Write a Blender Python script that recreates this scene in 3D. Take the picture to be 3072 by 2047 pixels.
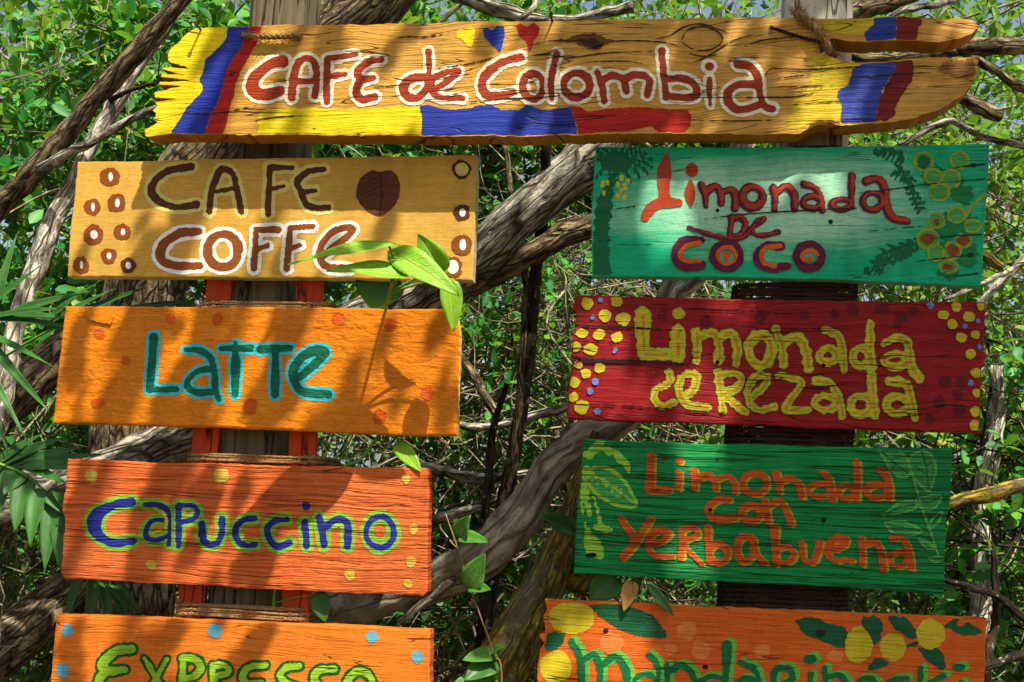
import bpy, bmesh, math, random
import numpy as np
from mathutils import Matrix, Vector
R = math.radians
random.seed(7); rng = np.random.default_rng(7)
for o in list(bpy.data.objects): bpy.data.objects.remove(o)
scene = bpy.context.scene
col = scene.collection

# ---------------------------------------------------------------- camera
FOC, PITCH, ROLL, YAW = 40.0, 9.0, 2.2, 9.0
CAM = Vector((0, 0, 1.5))
CR = Matrix.Rotation(R(90 + PITCH), 3, 'X') @ Matrix.Rotation(R(ROLL), 3, 'Z')
cd = bpy.data.cameras.new('camera'); cam = bpy.data.objects.new('camera', cd); col.objects.link(cam)
cd.lens = FOC; cd.sensor_width = 36; cd.clip_start = 0.05; cd.clip_end = 2000
cam.matrix_world = Matrix.Translation(CAM) @ CR.to_4x4()
scene.camera = cam
# the sign assembly stands in a vertical plane turned by YAW
EX = Vector((math.cos(R(YAW)), -math.sin(R(YAW)), 0)); NB = Vector((math.sin(R(YAW)), math.cos(R(YAW)), 0))
# ---------------------------------------------------------------- sun, sky, exposure
TRAVEL = (EX * -0.065 + NB * 0.085 + Vector((0, 0, -0.18))).normalized()
SUNV = -TRAVEL
world = bpy.data.worlds.new('World'); scene.world = world; world.use_nodes = True
wn = world.node_tree.nodes; wl = world.node_tree.links
sky = wn.new('ShaderNodeTexSky'); sky.sky_type = 'NISHITA'; sky.sun_disc = False
sky.sun_elevation = math.asin(SUNV.z); sky.sun_rotation = math.atan2(SUNV.x, SUNV.y)
sky.air_density = 1.0; sky.dust_density = 3.0
hs = wn.new('ShaderNodeHueSaturation'); hs.inputs['Saturation'].default_value = 0.8      # sky colour desaturated to take blue out of the shade
wl.new(sky.outputs[0], hs.inputs['Color']); wl.new(hs.outputs[0], wn['Background'].inputs[0])
wn['Background'].inputs[1].default_value = 0.084
sd = bpy.data.lights.new('sun', 'SUN'); sun = bpy.data.objects.new('sun', sd); col.objects.link(sun)
sd.energy = 5.0; sd.angle = R(0.53); sd.color = (1, 0.93, 0.80)
sun.rotation_euler = TRAVEL.to_track_quat('-Z', 'Y').to_euler(); sun.location = (3, -4, 8)
vs = scene.view_settings
vs.view_transform = 'Standard'; vs.look = 'None'; vs.gamma = 1; vs.use_curve_mapping = False
vs.exposure = 0.98
cy = scene.cycles
cy.max_bounces = 5; cy.diffuse_bounces = 2; cy.glossy_bounces = 2; cy.transmission_bounces = 3

# ---------------------------------------------------------------- geometry helpers
FPX = FOC / 36 * 3072
Rn = np.array(CR); Cn = np.array(CAM); EXn = np.array(EX); NBn = np.array(NB)
def rays(px, py):
    px = np.asarray(px, float); py = np.asarray(py, float)
    d = np.stack([(px - 1536) / FPX, -(py - 1023.5) / FPX, -np.ones_like(px)], -1)
    return d @ Rn.T
_c = rays(1536, 1023.5)
A0 = Cn + _c * (2.8 / _c[1])
def U(px, py, d=0.0):
    """point on the sign plane, d metres behind its front"""
    r = rays(px, py)
    t = (d + (A0 - Cn) @ NBn) / (r @ NBn)
    return Cn + r * t[..., None]
def V(px, py, d=0.0): return Vector(U(px, py, d))
SC = 2.8 / FPX                                   # metres per photograph pixel near the signs
def project(P):
    q = (P - Cn) @ Rn
    return np.stack([1536 + FPX * q[..., 0] / -q[..., 2], 1023.5 - FPX * q[..., 1] / -q[..., 2], -q[..., 2]], -1)

def tag(o, label=None, cat=None, group=None, kind=None):
    if label: o['label'] = label
    if cat: o['category'] = cat
    if group: o['group'] = group
    if kind: o['kind'] = kind
    return o
def empty(name, loc, rz=0):
    o = bpy.data.objects.new(name, None); col.objects.link(o); o.location = loc; o.rotation_euler = (0, 0, rz)
    o.empty_display_size = 0.05
    return o
def mesh_obj(name, verts, faces, mats, parent=None, smooth=False, midx=None, uv=None):
    me = bpy.data.meshes.new(name)
    if isinstance(faces, np.ndarray):
        n, k = faces.shape
        me.vertices.add(len(verts)); me.vertices.foreach_set('co', np.asarray(verts, np.float32).ravel())
        me.loops.add(n * k); me.loops.foreach_set('vertex_index', faces.astype(np.int32).ravel())
        me.polygons.add(n); me.polygons.foreach_set('loop_start', np.arange(n, dtype=np.int32) * k)
        me.polygons.foreach_set('loop_total', np.full(n, k, np.int32))
        me.update(calc_edges=True)
    else:
        me.from_pydata([tuple(v) for v in verts], [], faces)
    if uv is not None:
        l = me.uv_layers.new(name='UVMap')
        vi = np.empty(len(me.loops), np.int32); me.loops.foreach_get('vertex_index', vi)
        l.data.foreach_set('uv', np.asarray(uv, np.float32)[vi].ravel())
    for m in (mats if isinstance(mats, (list, tuple)) else [mats]): me.materials.append(m)
    if midx is not None: me.polygons.foreach_set('material_index', np.asarray(midx, np.int32))
    me.polygons.foreach_set('use_smooth', np.full(len(me.polygons), smooth))
    me.update()
    o = bpy.data.objects.new(name, me); col.objects.link(o)
    if parent is not None: o.parent = parent
    return o

# ---------------------------------------------------------------- materials
def srgb(r, g, b):
    f = lambda c: ((c / 255 + 0.055) / 1.055) ** 2.4 if c > 10 else c / 255 / 12.92
    return (f(r), f(g), f(b))
class NT:
    def __init__(s, name):
        s.m = bpy.data.materials.new(name); s.m.use_nodes = True
        s.t = s.m.node_tree; s.n = s.t.nodes; s.b = s.n['Principled BSDF']; s.out = s.n['Material Output']
    def new(s, typ, **kw):
        n = s.n.new(typ)
        for k, v in kw.items():
            if k.startswith('i_'):
                key = k[2:]; n.inputs[int(key) if key.isdigit() else key].default_value = v
            else: setattr(n, k, v)
        return n
    def link(s, a, b): s.t.links.new(a, b)
    def noise(s, vec, scale, detail=4, rough=0.6, dist=0.0):
        n = s.new('ShaderNodeTexNoise', i_Scale=scale, i_Detail=detail, i_Roughness=rough, i_Distortion=dist)
        if vec is not None: s.link(vec, n.inputs['Vector'])
        return n.outputs['Fac']
    def mapping(s, vec, scale=(1, 1, 1), loc=(0, 0, 0), rot=(0, 0, 0)):
        n = s.new('ShaderNodeMapping'); n.inputs['Scale'].default_value = scale
        n.inputs['Location'].default_value = loc; n.inputs['Rotation'].default_value = rot
        s.link(vec, n.inputs['Vector']); return n.outputs[0]
    def ramp(s, fac, stops, interp='LINEAR'):
        n = s.new('ShaderNodeValToRGB'); cr = n.color_ramp; cr.interpolation = interp
        while len(cr.elements) < len(stops): cr.elements.new(0.5)
        for e, (p, c) in zip(cr.elements, stops):
            e.position = p; e.color = (c, c, c, 1) if not isinstance(c, tuple) else (*c[:3], 1)
        s.link(fac, n.inputs[0]); return n.outputs[0]
    def math(s, op, a, b=None, c=None):
        n = s.new('ShaderNodeMath', operation=op)
        for i, v in enumerate((a, b, c)):
            if v is None: continue
            if isinstance(v, (int, float)): n.inputs[i].default_value = v
            else: s.link(v, n.inputs[i])
        return n.outputs[0]
    def mix(s, fac, a, b, typ='MIX'):
        n = s.new('ShaderNodeMix', data_type='RGBA', blend_type=typ)
        for sock, v in ((n.inputs[0], fac), (n.inputs[6], a), (n.inputs[7], b)):
            if isinstance(v, (int, float)): sock.default_value = v
            elif isinstance(v, tuple): sock.default_value = (*v[:3], 1)
            else: s.link(v, sock)
        return n.outputs[2]
    def bump(s, h, strength=0.5, dist=0.01):
        n = s.new('ShaderNodeBump'); n.inputs['Strength'].default_value = strength; n.inputs['Distance'].default_value = dist
        s.link(h, n.inputs['Height']); s.link(n.outputs[0], s.b.inputs['Normal']); return n
    def done(s, color, rough=0.6, spec=0.4):
        if isinstance(color, tuple): s.b.inputs['Base Color'].default_value = (*color[:3], 1)
        else: s.link(color, s.b.inputs['Base Color'])
        if isinstance(rough, (int, float)): s.b.inputs['Roughness'].default_value = rough
        else: s.link(rough, s.b.inputs['Roughness'])
        s.b.inputs['Specular IOR Level'].default_value = spec
        return s.m

_mc = {}
CRACK = srgb(38, 24, 12)
def board_mat(key, color, g, streak=None, worn=0.0, var=0.22, rough=0.55, pale=None):
    """painted wood: colour with brush streaks over the board's own grain relief.
    g: seed, sx, sz (grain stretch per metre), relief, crack (0-1 amount), lumps, fine"""
    k = (key, tuple(color), g['seed'])
    if k in _mc: return _mc[k]
    m = NT('%s_paint' % key); tc = m.new('ShaderNodeTexCoord').outputs['Object']
    seed = g['seed']
    # slow waviness of the grain
    warp = m.new('ShaderNodeTexNoise', i_Scale=2.2, i_Detail=2.0); m.link(m.mapping(tc, (1, 1, 2.5), (seed, 0, 0)), warp.inputs['Vector'])
    sub = m.new('ShaderNodeVectorMath', operation='SUBTRACT'); m.link(warp.outputs['Color'], sub.inputs[0]); sub.inputs[1].default_value = (.5, .5, .5)
    scl = m.new('ShaderNodeVectorMath', operation='MULTIPLY'); m.link(sub.outputs[0], scl.inputs[0]); scl.inputs[1].default_value = (0, 0, g.get('wave', 0.05))
    add = m.new('ShaderNodeVectorMath', operation='ADD'); m.link(tc, add.inputs[0]); m.link(scl.outputs[0], add.inputs[1])
    w = add.outputs[0]
    grain = m.noise(m.mapping(w, (g['sx'], 1, g['sz']), (seed * 3.1, 0, seed)), 1.0, 5, 0.62)
    fine = m.noise(m.mapping(w, (g['sx'] * 3, 1, g['sz'] * 4), (seed * 1.7, 0, 5)), 1.0, 3, 0.6)
    blot = m.noise(m.mapping(tc, (3, 1, 5), (seed, 3, 0)), 1.0, 3, 0.6)
    speck = m.noise(m.mapping(tc, (1, 1, 1), (seed, 3, 7)), 160.0, 3, 0.7)
    # cracks: thin contours of a stretched noise, only here and there
    cn = m.noise(m.mapping(w, (g['sx'] * 0.9, 1, g['sz'] * 0.35), (seed * 5.3, 2, 1)), 1.0, 2, 0.5)
    ca = m.math('ABSOLUTE', m.math('SUBTRACT', cn, 0.5))
    cm = m.ramp(ca, [(0.0, 1.0), (g.get('cw', 0.012), 0.0)])
    cmask = m.ramp(m.noise(m.mapping(tc, (4, 1, 14), (seed, 9, 2)), 1.0, 2, 0.5), [(0.62 - 0.3 * g['crack'], 0.0), (0.70 - 0.3 * g['crack'], 1.0)])
    crack = m.math('MULTIPLY', cm, cmask)
    gn = m.noise(m.mapping(w, (g['sx'] * 0.7, 1, g['sz'] * 0.75), (seed * 2.3, 4, 1)), 1.0, 2.5, 0.55)
    gl = m.ramp(m.math('ABSOLUTE', m.math('SUBTRACT', gn, 0.5)), [(0.0, 1.0), (0.022 + 0.022 * g.get('groove', 0), 0.0)])
    gl = m.math('MULTIPLY', gl, m.ramp(m.noise(m.mapping(tc, (5, 1, 30), (seed, 19, 2)), 1.0, 3, 0.6), [(0.40 - 0.1 * g.get('groove', 0), 0.0), (0.60, 1.0)]))
    crack = m.math('MAXIMUM', crack, m.math('MULTIPLY', gl, g.get('pits', 0.3)))
    c = tuple(color)
    dark = tuple(x * (1 - var) for x in c); lite = tuple(min(x * (1 + var * 0.7) + 0.01, 0.95) for x in c)
    cc = m.mix(m.ramp(grain, [(0.3, 0.0), (0.7, 1.0)]), dark, lite)
    cc = m.mix(m.ramp(blot, [(0.35, 0.0), (0.65, 0.35)]), cc, streak if streak else lite)
    cc = m.mix(m.ramp(fine, [(0.42, 0.30), (0.62, 0.0)]), cc, tuple(x * 0.6 for x in c))
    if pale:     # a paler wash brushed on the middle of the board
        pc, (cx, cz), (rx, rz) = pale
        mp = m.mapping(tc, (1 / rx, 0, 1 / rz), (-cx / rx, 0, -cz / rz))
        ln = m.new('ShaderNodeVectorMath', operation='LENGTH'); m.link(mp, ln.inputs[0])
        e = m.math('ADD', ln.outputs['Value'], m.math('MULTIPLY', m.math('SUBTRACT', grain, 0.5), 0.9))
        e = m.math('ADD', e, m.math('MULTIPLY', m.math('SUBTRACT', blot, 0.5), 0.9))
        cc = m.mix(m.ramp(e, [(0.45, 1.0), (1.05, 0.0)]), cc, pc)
    if worn > 0:
        wm = m.math('MULTIPLY', m.ramp(grain, [(0.60, 0.0), (0.68, 1.0)]), m.ramp(speck, [(0.50, 0.0), (0.58, worn)]))
        cc = m.mix(wm, cc, srgb(150, 110, 70))
    # brush marks
    br_ = m.noise(m.mapping(tc, (30, 1, 260), (seed, 13, 5), (0, 0.35, 0)), 1.0, 3, 0.6, 0.5)
    cc = m.mix(m.ramp(br_, [(0.40, 0.34), (0.52, 0.0)]), cc, tuple(x * 0.55 for x in c)); cc = m.mix(m.ramp(br_, [(0.54, 0.0), (0.68, 0.30)]), cc, lite)
    # paint flaked off in small chips, and a film of grime
    chip = m.math('MULTIPLY', m.ramp(m.noise(m.mapping(w, (26, 1, 90), (seed, 31, 3)), 1.0, 4, 0.65), [(0.66, 0.0), (0.69, g.get('chips', 0.7))]), m.ramp(blot, [(0.40, 0.0), (0.60, 1.0)]))
    cc = m.mix(chip, cc, srgb(150, 112, 66))
    grime = m.noise(m.mapping(tc, (7, 1, 3), (seed, 41, 3)), 1.0, 6, 0.7)
    cc = m.mix(m.ramp(grime, [(0.46, 0.0), (0.70, 0.38)]), cc, tuple(0.30 * x + 0.006 for x in c))
    cc = m.mix(m.math('MULTIPLY', crack, 0.9), cc, CRACK)
    cc = m.mix(m.ramp(speck, [(0.38, 0.16), (0.5, 0.0)]), cc, tuple(x * 0.35 for x in c))
    h = m.math('ADD', m.math('MULTIPLY', m.math('ADD', grain, m.math('MULTIPLY', br_, 0.25)), g['relief']), m.math('MULTIPLY', fine, g.get('fine', 0.15)))
    h = m.math('SUBTRACT', h, m.math('MULTIPLY', crack, 1.2))
    if g.get('lumps'):
        lu = m.noise(m.mapping(tc, (22, 1, 40), (seed, 0, 0)), 1.0, 4, 0.6, 0.6)
        h = m.math('ADD', h, m.math('MULTIPLY', lu, g['lumps']))
    h = m.math('ADD', h, m.math('MULTIPLY', speck, 0.12))
    m.bump(h, 0.9, g.get('bd', 0.004))
    _mc[k] = m.done(cc, m.ramp(grain, [(0.3, rough + 0.14), (0.7, rough - 0.04)]), 0.14)
    return _mc[k]

def bark_mat(name, ridge, mid, fiss, su=9, sv=5, patch=None, depth=0.02):
    m = NT(name); uv = m.new('ShaderNodeTexCoord').outputs['UV']
    wn_ = m.new('ShaderNodeTexNoise', i_Scale=6.0, i_Detail=3.0); m.link(uv, wn_.inputs['Vector'])
    mx = m.new('ShaderNodeVectorMath', operation='MULTIPLY_ADD'); m.link(wn_.outputs['Color'], mx.inputs[0]); mx.inputs[1].default_value = (.035, .05, 0); m.link(uv, mx.inputs[2])
    v = m.new('ShaderNodeTexVoronoi', feature='DISTANCE_TO_EDGE', i_Scale=1.0); m.link(m.mapping(mx.outputs[0], (su * 2.6, sv, 1)), v.inputs['Vector'])
    n1 = m.noise(m.mapping(mx.outputs[0], (su * 3.2, sv * 2.2, 1)), 1.0, 8, 0.74)
    n2 = m.noise(uv, 14.0, 5, 0.7); n3 = m.noise(uv, 3.0, 3, 0.6)
    pl = m.math('MULTIPLY', m.ramp(v.outputs['Distance'], [(0.0, 0.0), (0.09, 1.0)]), m.ramp(n1, [(0.36, 0.15), (0.52, 1.0)]))
    c = m.mix(pl, fiss, m.mix(m.ramp(n2, [(0.35, 0.0), (0.65, 1.0)]), mid, ridge))
    c = m.mix(m.ramp(n1, [(0.36, 0.8), (0.46, 0.0)]), c, fiss)
    c = m.mix(m.ramp(m.noise(uv, 22.0, 4, 0.7), [(0.60, 0.0), (0.66, 0.55)]), c, srgb(196, 196, 176))
    if patch: c = m.mix(m.ramp(n3, [(0.48, 0.0), (0.62, 0.8)]), c, patch)
    m.bump(m.math('ADD', m.math('MULTIPLY', pl, 1.0), m.math('MULTIPLY', n1, 0.9)), 1.0, depth)
    return m.done(c, 0.88, 0.15)
BARK_D = bark_mat('bark_dark', srgb(176, 156, 118), srgb(122, 104, 74), srgb(34, 27, 20), 12, 7)
BARK_G = bark_mat('bark_grey', srgb(210, 204, 186), srgb(166, 156, 132), srgb(46, 39, 30), 10, 5)
BARK_S = bark_mat('bark_smooth', srgb(196, 188, 166), srgb(158, 148, 122), srgb(70, 60, 46), 5, 3, srgb(132, 122, 98), 0.006)
BARK_P = bark_mat('bark_pale', srgb(230, 222, 204), srgb(190, 180, 156), srgb(92, 80, 62), 10, 5, depth=0.008)
BARK_M = bark_mat('bark_moss', srgb(160, 138, 44), srgb(118, 102, 42), srgb(64, 54, 24), 9, 6, srgb(120, 118, 96), 0.008)
BARK_T = bark_mat('bark_twig', srgb(168, 156, 128), srgb(118, 106, 80), srgb(48, 40, 28), 5, 4, depth=0.004)
BARK_B = bark_mat('bark_twig_dark', srgb(70, 60, 44), srgb(46, 38, 28), srgb(20, 16, 12), 5, 4, depth=0.004)

def leaf_mat(name, cols, gloss=0.42, trans=0.35, vein=False):
    m = NT(name); geo = m.new('ShaderNodeNewGeometry')
    rp = m.ramp(geo.outputs['Random Per Island'], [(i / (len(cols) - 1), c) for i, c in enumerate(cols)])
    tc = m.new('ShaderNodeTexCoord').outputs['Object']
    n = m.noise(tc, 18.0, 3, 0.6)
    c = m.mix(m.ramp(n, [(0.35, 0.35), (0.6, 0.0)]), rp, tuple(x * 0.45 for x in cols[0]))
    m.done(c, gloss + 0.06, 0.28)
    tr = m.new('ShaderNodeBsdfTranslucent'); m.link(m.mix(0.5, c, (0.30, 0.55, 0.02), 'MIX'), tr.inputs[0])
    mx = m.new('ShaderNodeMixShader'); mx.inputs[0].default_value = trans
    m.link(m.b.outputs[0], mx.inputs[1]); m.link(tr.outputs[0], mx.inputs[2]); m.link(mx.outputs[0], m.out.inputs[0])
    return m.m
LEAF_V = leaf_mat('leaf_vivid', [(.008, .09, .010), (.018, .17, .018), (.035, .28, .025), (.09, .36, .03), (.30, .34, .03)])
LEAF_Y = leaf_mat('leaf_yellowish', [(.025, .11, .008), (.06, .22, .016), (.11, .33, .024), (.22, .40, .05), (.40, .34, .05)])
LEAF_K = leaf_mat('leaf_deep', [(.012, .07, .012), (.025, .14, .018), (.045, .21, .024), (.09, .28, .04), (.26, .26, .05)])
LEAF_F = leaf_mat('leaf_far', [(.02, .08, .010), (.045, .16, .016), (.10, .27, .025), (.22, .40, .06)], 0.5)
def vein_leaf_mat(name, c0, c1, pale, gloss=0.38, trans=0.42):
    """broad leaf: paler midrib and side veins, cloudy variegation, small brown blemishes (UV: x along, y across -1..1)"""
    m = NT(name); uv = m.new('ShaderNodeTexCoord').outputs['UV']; sp = m.new('ShaderNodeSeparateXYZ'); m.link(uv, sp.inputs[0])
    a = m.math('ABSOLUTE', sp.outputs[1]); mid = m.ramp(a, [(0.02, 1.0), (0.09, 0.0)])
    fr = m.math('FRACT', m.math('MULTIPLY', m.math('SUBTRACT', sp.outputs[0], m.math('MULTIPLY', a, 0.22)), 7.0))
    side = m.ramp(m.math('ABSOLUTE', m.math('SUBTRACT', fr, 0.5)), [(0.0, 0.55), (0.07, 0.0)])
    n = m.noise(m.mapping(uv, (3, 1.2, 1)), 1.6, 4, 0.65); n2 = m.noise(uv, 9.0, 4, 0.7)
    c = m.mix(m.ramp(n, [(0.35, 0.0), (0.65, 1.0)]), c0, c1)
    c = m.mix(m.ramp(m.noise(m.mapping(uv, (2, 4, 1), (3, 1, 0)), 1.5, 5, 0.7), [(0.56, 0.0), (0.66, 0.7)]), c, pale)
    c = m.mix(m.math('MAXIMUM', mid, side), c, pale)
    c = m.mix(m.ramp(n2, [(0.68, 0.0), (0.74, 0.7)]), c, (0.16, 0.10, 0.02))
    m.bump(m.math('ADD', m.math('MULTIPLY', m.math('MAXIMUM', mid, side), -1.0), m.math('MULTIPLY', n2, 0.5)), 0.6, 0.004)
    m.done(c, gloss, 0.4)
    tr = m.new('ShaderNodeBsdfTranslucent'); m.link(m.mix(0.4, c, (0.34, 0.55, 0.02)), tr.inputs[0])
    mx = m.new('ShaderNodeMixShader'); mx.inputs[0].default_value = trans
    m.link(m.b.outputs[0], mx.inputs[1]); m.link(tr.outputs[0], mx.inputs[2]); m.link(mx.outputs[0], m.out.inputs[0])
    return m.m
LEAF_PO = vein_leaf_mat('leaf_lime', (.19, .47, .012), (.30, .56, .02), (.52, .64, .10))
LEAF_PG = vein_leaf_mat('leaf_shoot', (.05, .22, .02), (.10, .32, .03), (.26, .42, .10))
LEAF_PA = leaf_mat('leaf_palm', [(.012, .06, .012), (.028, .12, .02), (.06, .18, .03), (.24, .20, .05)], 0.36, 0.3)
LEAF_DRY = leaf_mat('leaf_dry', [(.30, .16, .03), (.42, .22, .05)], 0.6, 0.3)
# ---------------------------------------------------------------- mesh builders: tubes, ropes, leaves
def catmull(pts, step):
    P = np.asarray(pts, float)
    if len(P) == 2:
        n = max(2, int(np.linalg.norm(P[1, :3] - P[0, :3]) / step) + 1)
        return P[0] + (P[1] - P[0]) * np.linspace(0, 1, n)[:, None]
    Q = np.vstack([2 * P[0] - P[1], P, 2 * P[-1] - P[-2]]); out = []
    for i in range(1, len(Q) - 2):
        a, b, c, d = Q[i - 1:i + 3]
        n = max(2, int(np.linalg.norm((c - b)[:3]) / step) + 1)
        t = np.linspace(0, 1, n, endpoint=False)[:, None]
        out.append(0.5 * (2 * b + (c - a) * t + (2 * a - 5 * b + 4 * c - d) * t * t + (3 * b - a - 3 * c + d) * t ** 3))
    return np.vstack(out + [P[-1:]])
def tube_arrays(path, rad, sides=10, rough=0.0, seed=0, caps=True):
    P = np.asarray(path, float); n = len(P); rad = np.broadcast_to(np.asarray(rad, float), (n,))
    T = np.gradient(P, axis=0); T /= np.linalg.norm(T, axis=1)[:, None] + 1e-9
    up = np.array([0, 0, 1.0]) if abs(T[0, 2]) < 0.9 else np.array([1.0, 0, 0])
    N = np.zeros_like(P); v = np.cross(T[0], up); N[0] = v / np.linalg.norm(v)
    for i in range(1, n):
        v = N[i - 1] - T[i] * (N[i - 1] @ T[i]); N[i] = v / (np.linalg.norm(v) + 1e-9)
    B = np.cross(T, N)
    a = np.linspace(0, 2 * np.pi, sides + 1)
    arc = np.concatenate([[0], np.cumsum(np.linalg.norm(np.diff(P, axis=0), axis=1))])
    rr = np.ones((n, sides + 1))
    if rough:
        r = np.random.default_rng(seed); L = max(rad.max(), 1e-3)
        for k in range(7):
            f = (1 + k) ** 1.2
            rr += rough / (1 + 0.5 * k) * np.sin(arc[:, None] / L * f * 0.45 + (k % 4 + 1) * a[None] * 1.0 + r.uniform(0, 6.28))
        rr[:, -1] = rr[:, 0]
    W = P[:, None] + (N[:, None] * np.cos(a)[None, :, None] + B[:, None] * np.sin(a)[None, :, None]) * (rad[:, None] * rr)[..., None]
    verts = W.reshape(-1, 3); S = sides + 1
    i, j = np.meshgrid(np.arange(n - 1), np.arange(sides), indexing='ij'); q = (i * S + j).ravel()
    faces = np.stack([q, q + 1, q + S + 1, q + S], -1)
    circ = 2 * np.pi * rad.mean()
    uv = np.stack([np.broadcast_to(a / 6.2832 * circ, (n, S)), np.broadcast_to(arc[:, None], (n, S))], -1).reshape(-1, 2)
    if caps:
        for base, ctr, flip in ((0, P[0], 1), ((n - 1) * S, P[-1], 0)):
            k = len(verts); verts = np.vstack([verts, ctr]); uv = np.vstack([uv, uv[base]])
            j = np.arange(sides); f = np.stack([base + j, base + j + 1, np.full(sides, k), np.full(sides, k)], -1)
            if flip: f = f[:, [1, 0, 2, 3]]
            faces = np.vstack([faces, f])
    return verts, faces, uv
def merge(parts):
    V_, F_, W_ = [], [], []; k = 0
    for v, f, u in parts: V_.append(v); F_.append(f + k); W_.append(u); k += len(v)
    return np.vstack(V_), np.vstack(F_), np.vstack(W_)
def arr_obj(name, arrs, mat, parent=None, smooth=True, base=None):
    v, f, uv = arrs
    if base is not None: v = v - np.asarray(base)
    # triangles were padded to quads with a repeated index
    tri = f[:, 2] == f[:, 3]
    if tri.any():
        fl = [tuple(x) for x in f[~tri].tolist()] + [tuple(x[:3]) for x in f[tri].tolist()]
        return mesh_obj(name, v, fl, mat, parent, smooth, uv=uv)
    return mesh_obj(name, v, f, mat, parent, smooth, uv=uv)
def rope_arrays(path, r, pitch=None, sides=6, fuzz=0, seed=0):
    P = np.asarray(path, float); n = len(P); pitch = pitch or r * 6
    T = np.gradient(P, axis=0); T /= np.linalg.norm(T, axis=1)[:, None] + 1e-9
    N = np.zeros_like(P); v = np.cross(T[0], [0.1, 0.2, 1]); N[0] = v / np.linalg.norm(v)
    for i in range(1, n):
        v = N[i - 1] - T[i] * (N[i - 1] @ T[i]); N[i] = v / (np.linalg.norm(v) + 1e-9)
    B = np.cross(T, N); arc = np.concatenate([[0], np.cumsum(np.linalg.norm(np.diff(P, axis=0), axis=1))])
    out = []
    for k in range(3):
        ph = arc / pitch * 6.2832 + k * 2.0944
        Q = P + (N * np.cos(ph)[:, None] + B * np.sin(ph)[:, None]) * r * 0.5
        out.append(tube_arrays(Q, r * 0.56, sides, caps=True))
    rg = np.random.default_rng(seed)
    for _ in range(fuzz):
        i = rg.integers(1, n - 1); a = rg.uniform(0, 6.28); d = N[i] * math.cos(a) + B[i] * math.sin(a)
        d2 = d + T[i] * rg.normal(0, 0.8); p = P[i] + d * r * 0.8
        L = r * rg.uniform(0.6, 1.8)
        out.append(tube_arrays(np.array([p, p + d2 * L * 0.5, p + d2 * L + rg.normal(0, .3, 3) * L]), r * 0.07, 3, caps=False))
    return merge(out)

# leaf template: obovate blade folded on its midrib, x = width, y = length, z = normal
def leaf_template(fold=0.18, curl=0.12, prof=((.0, .03), (.28, .26), (.58, .46), (.84, .36), (1., .0))):
    vs, fs = [], []
    for t, w in prof: vs.append((0, t, -curl * t * t))
    n = len(prof)
    for s in (-1, 1):
        for t, w in prof[1:-1]: vs.append((s * w, t - 0.03, -curl * t * t + fold * w))
    L = lambda i: n + i - 1; Rr = lambda i: n + (n - 2) + i - 1
    f = []
    for side, g in ((0, L), (1, Rr)):
        q = [(0, 1, g(1), g(1))] + [(i, i + 1, g(i + 1), g(i)) for i in range(1, n - 2)] + [(n - 2, n - 1, g(n - 2), g(n - 2))]
        f += [x if side == 0 else (x[1], x[0], x[3], x[2]) for x in q]
    return np.array(vs, float), np.array(f)
def tri_faces(f):
    out = []
    for a, b, c, d in f.tolist():
        ids = []
        for x in (a, b, c, d):
            if x not in ids: ids.append(x)
        out.append(ids[:3])
        if len(ids) == 4: out.append([ids[0], ids[2], ids[3]])
    return np.array(out)
LT = leaf_template(); LT_TRI = tri_faces(LT[1])
LS = (np.array([(0, 0, 0), (.4, .6, .07), (0, 1, -.1), (-.4, .6, .07), (0, .55, 0)], float), np.array([(0, 1, 4), (1, 2, 4), (2, 3, 4), (3, 0, 4)]))
def frames(D, Nn):
    D = D / np.linalg.norm(D, axis=1)[:, None]
    X = np.cross(D, Nn); X /= np.linalg.norm(X, axis=1)[:, None] + 1e-9
    Z = np.cross(X, D)
    return X, D, Z
def leaves_arrays(pos, D, Nn, L, W, tmpl=None, tri=None):
    tv, tf = (LT[0], LT_TRI) if tmpl is None else tmpl
    X, Y, Z = frames(D, Nn)
    v = pos[:, None] + (X[:, None] * tv[None, :, 0:1]) * W[:, None, None] + (Y[:, None] * tv[None, :, 1:2] + Z[:, None] * tv[None, :, 2:3]) * L[:, None, None]
    k = len(tv); f = tf[None] + (np.arange(len(pos)) * k)[:, None, None]
    return v.reshape(-1, 3), f.reshape(-1, 3)

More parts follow.
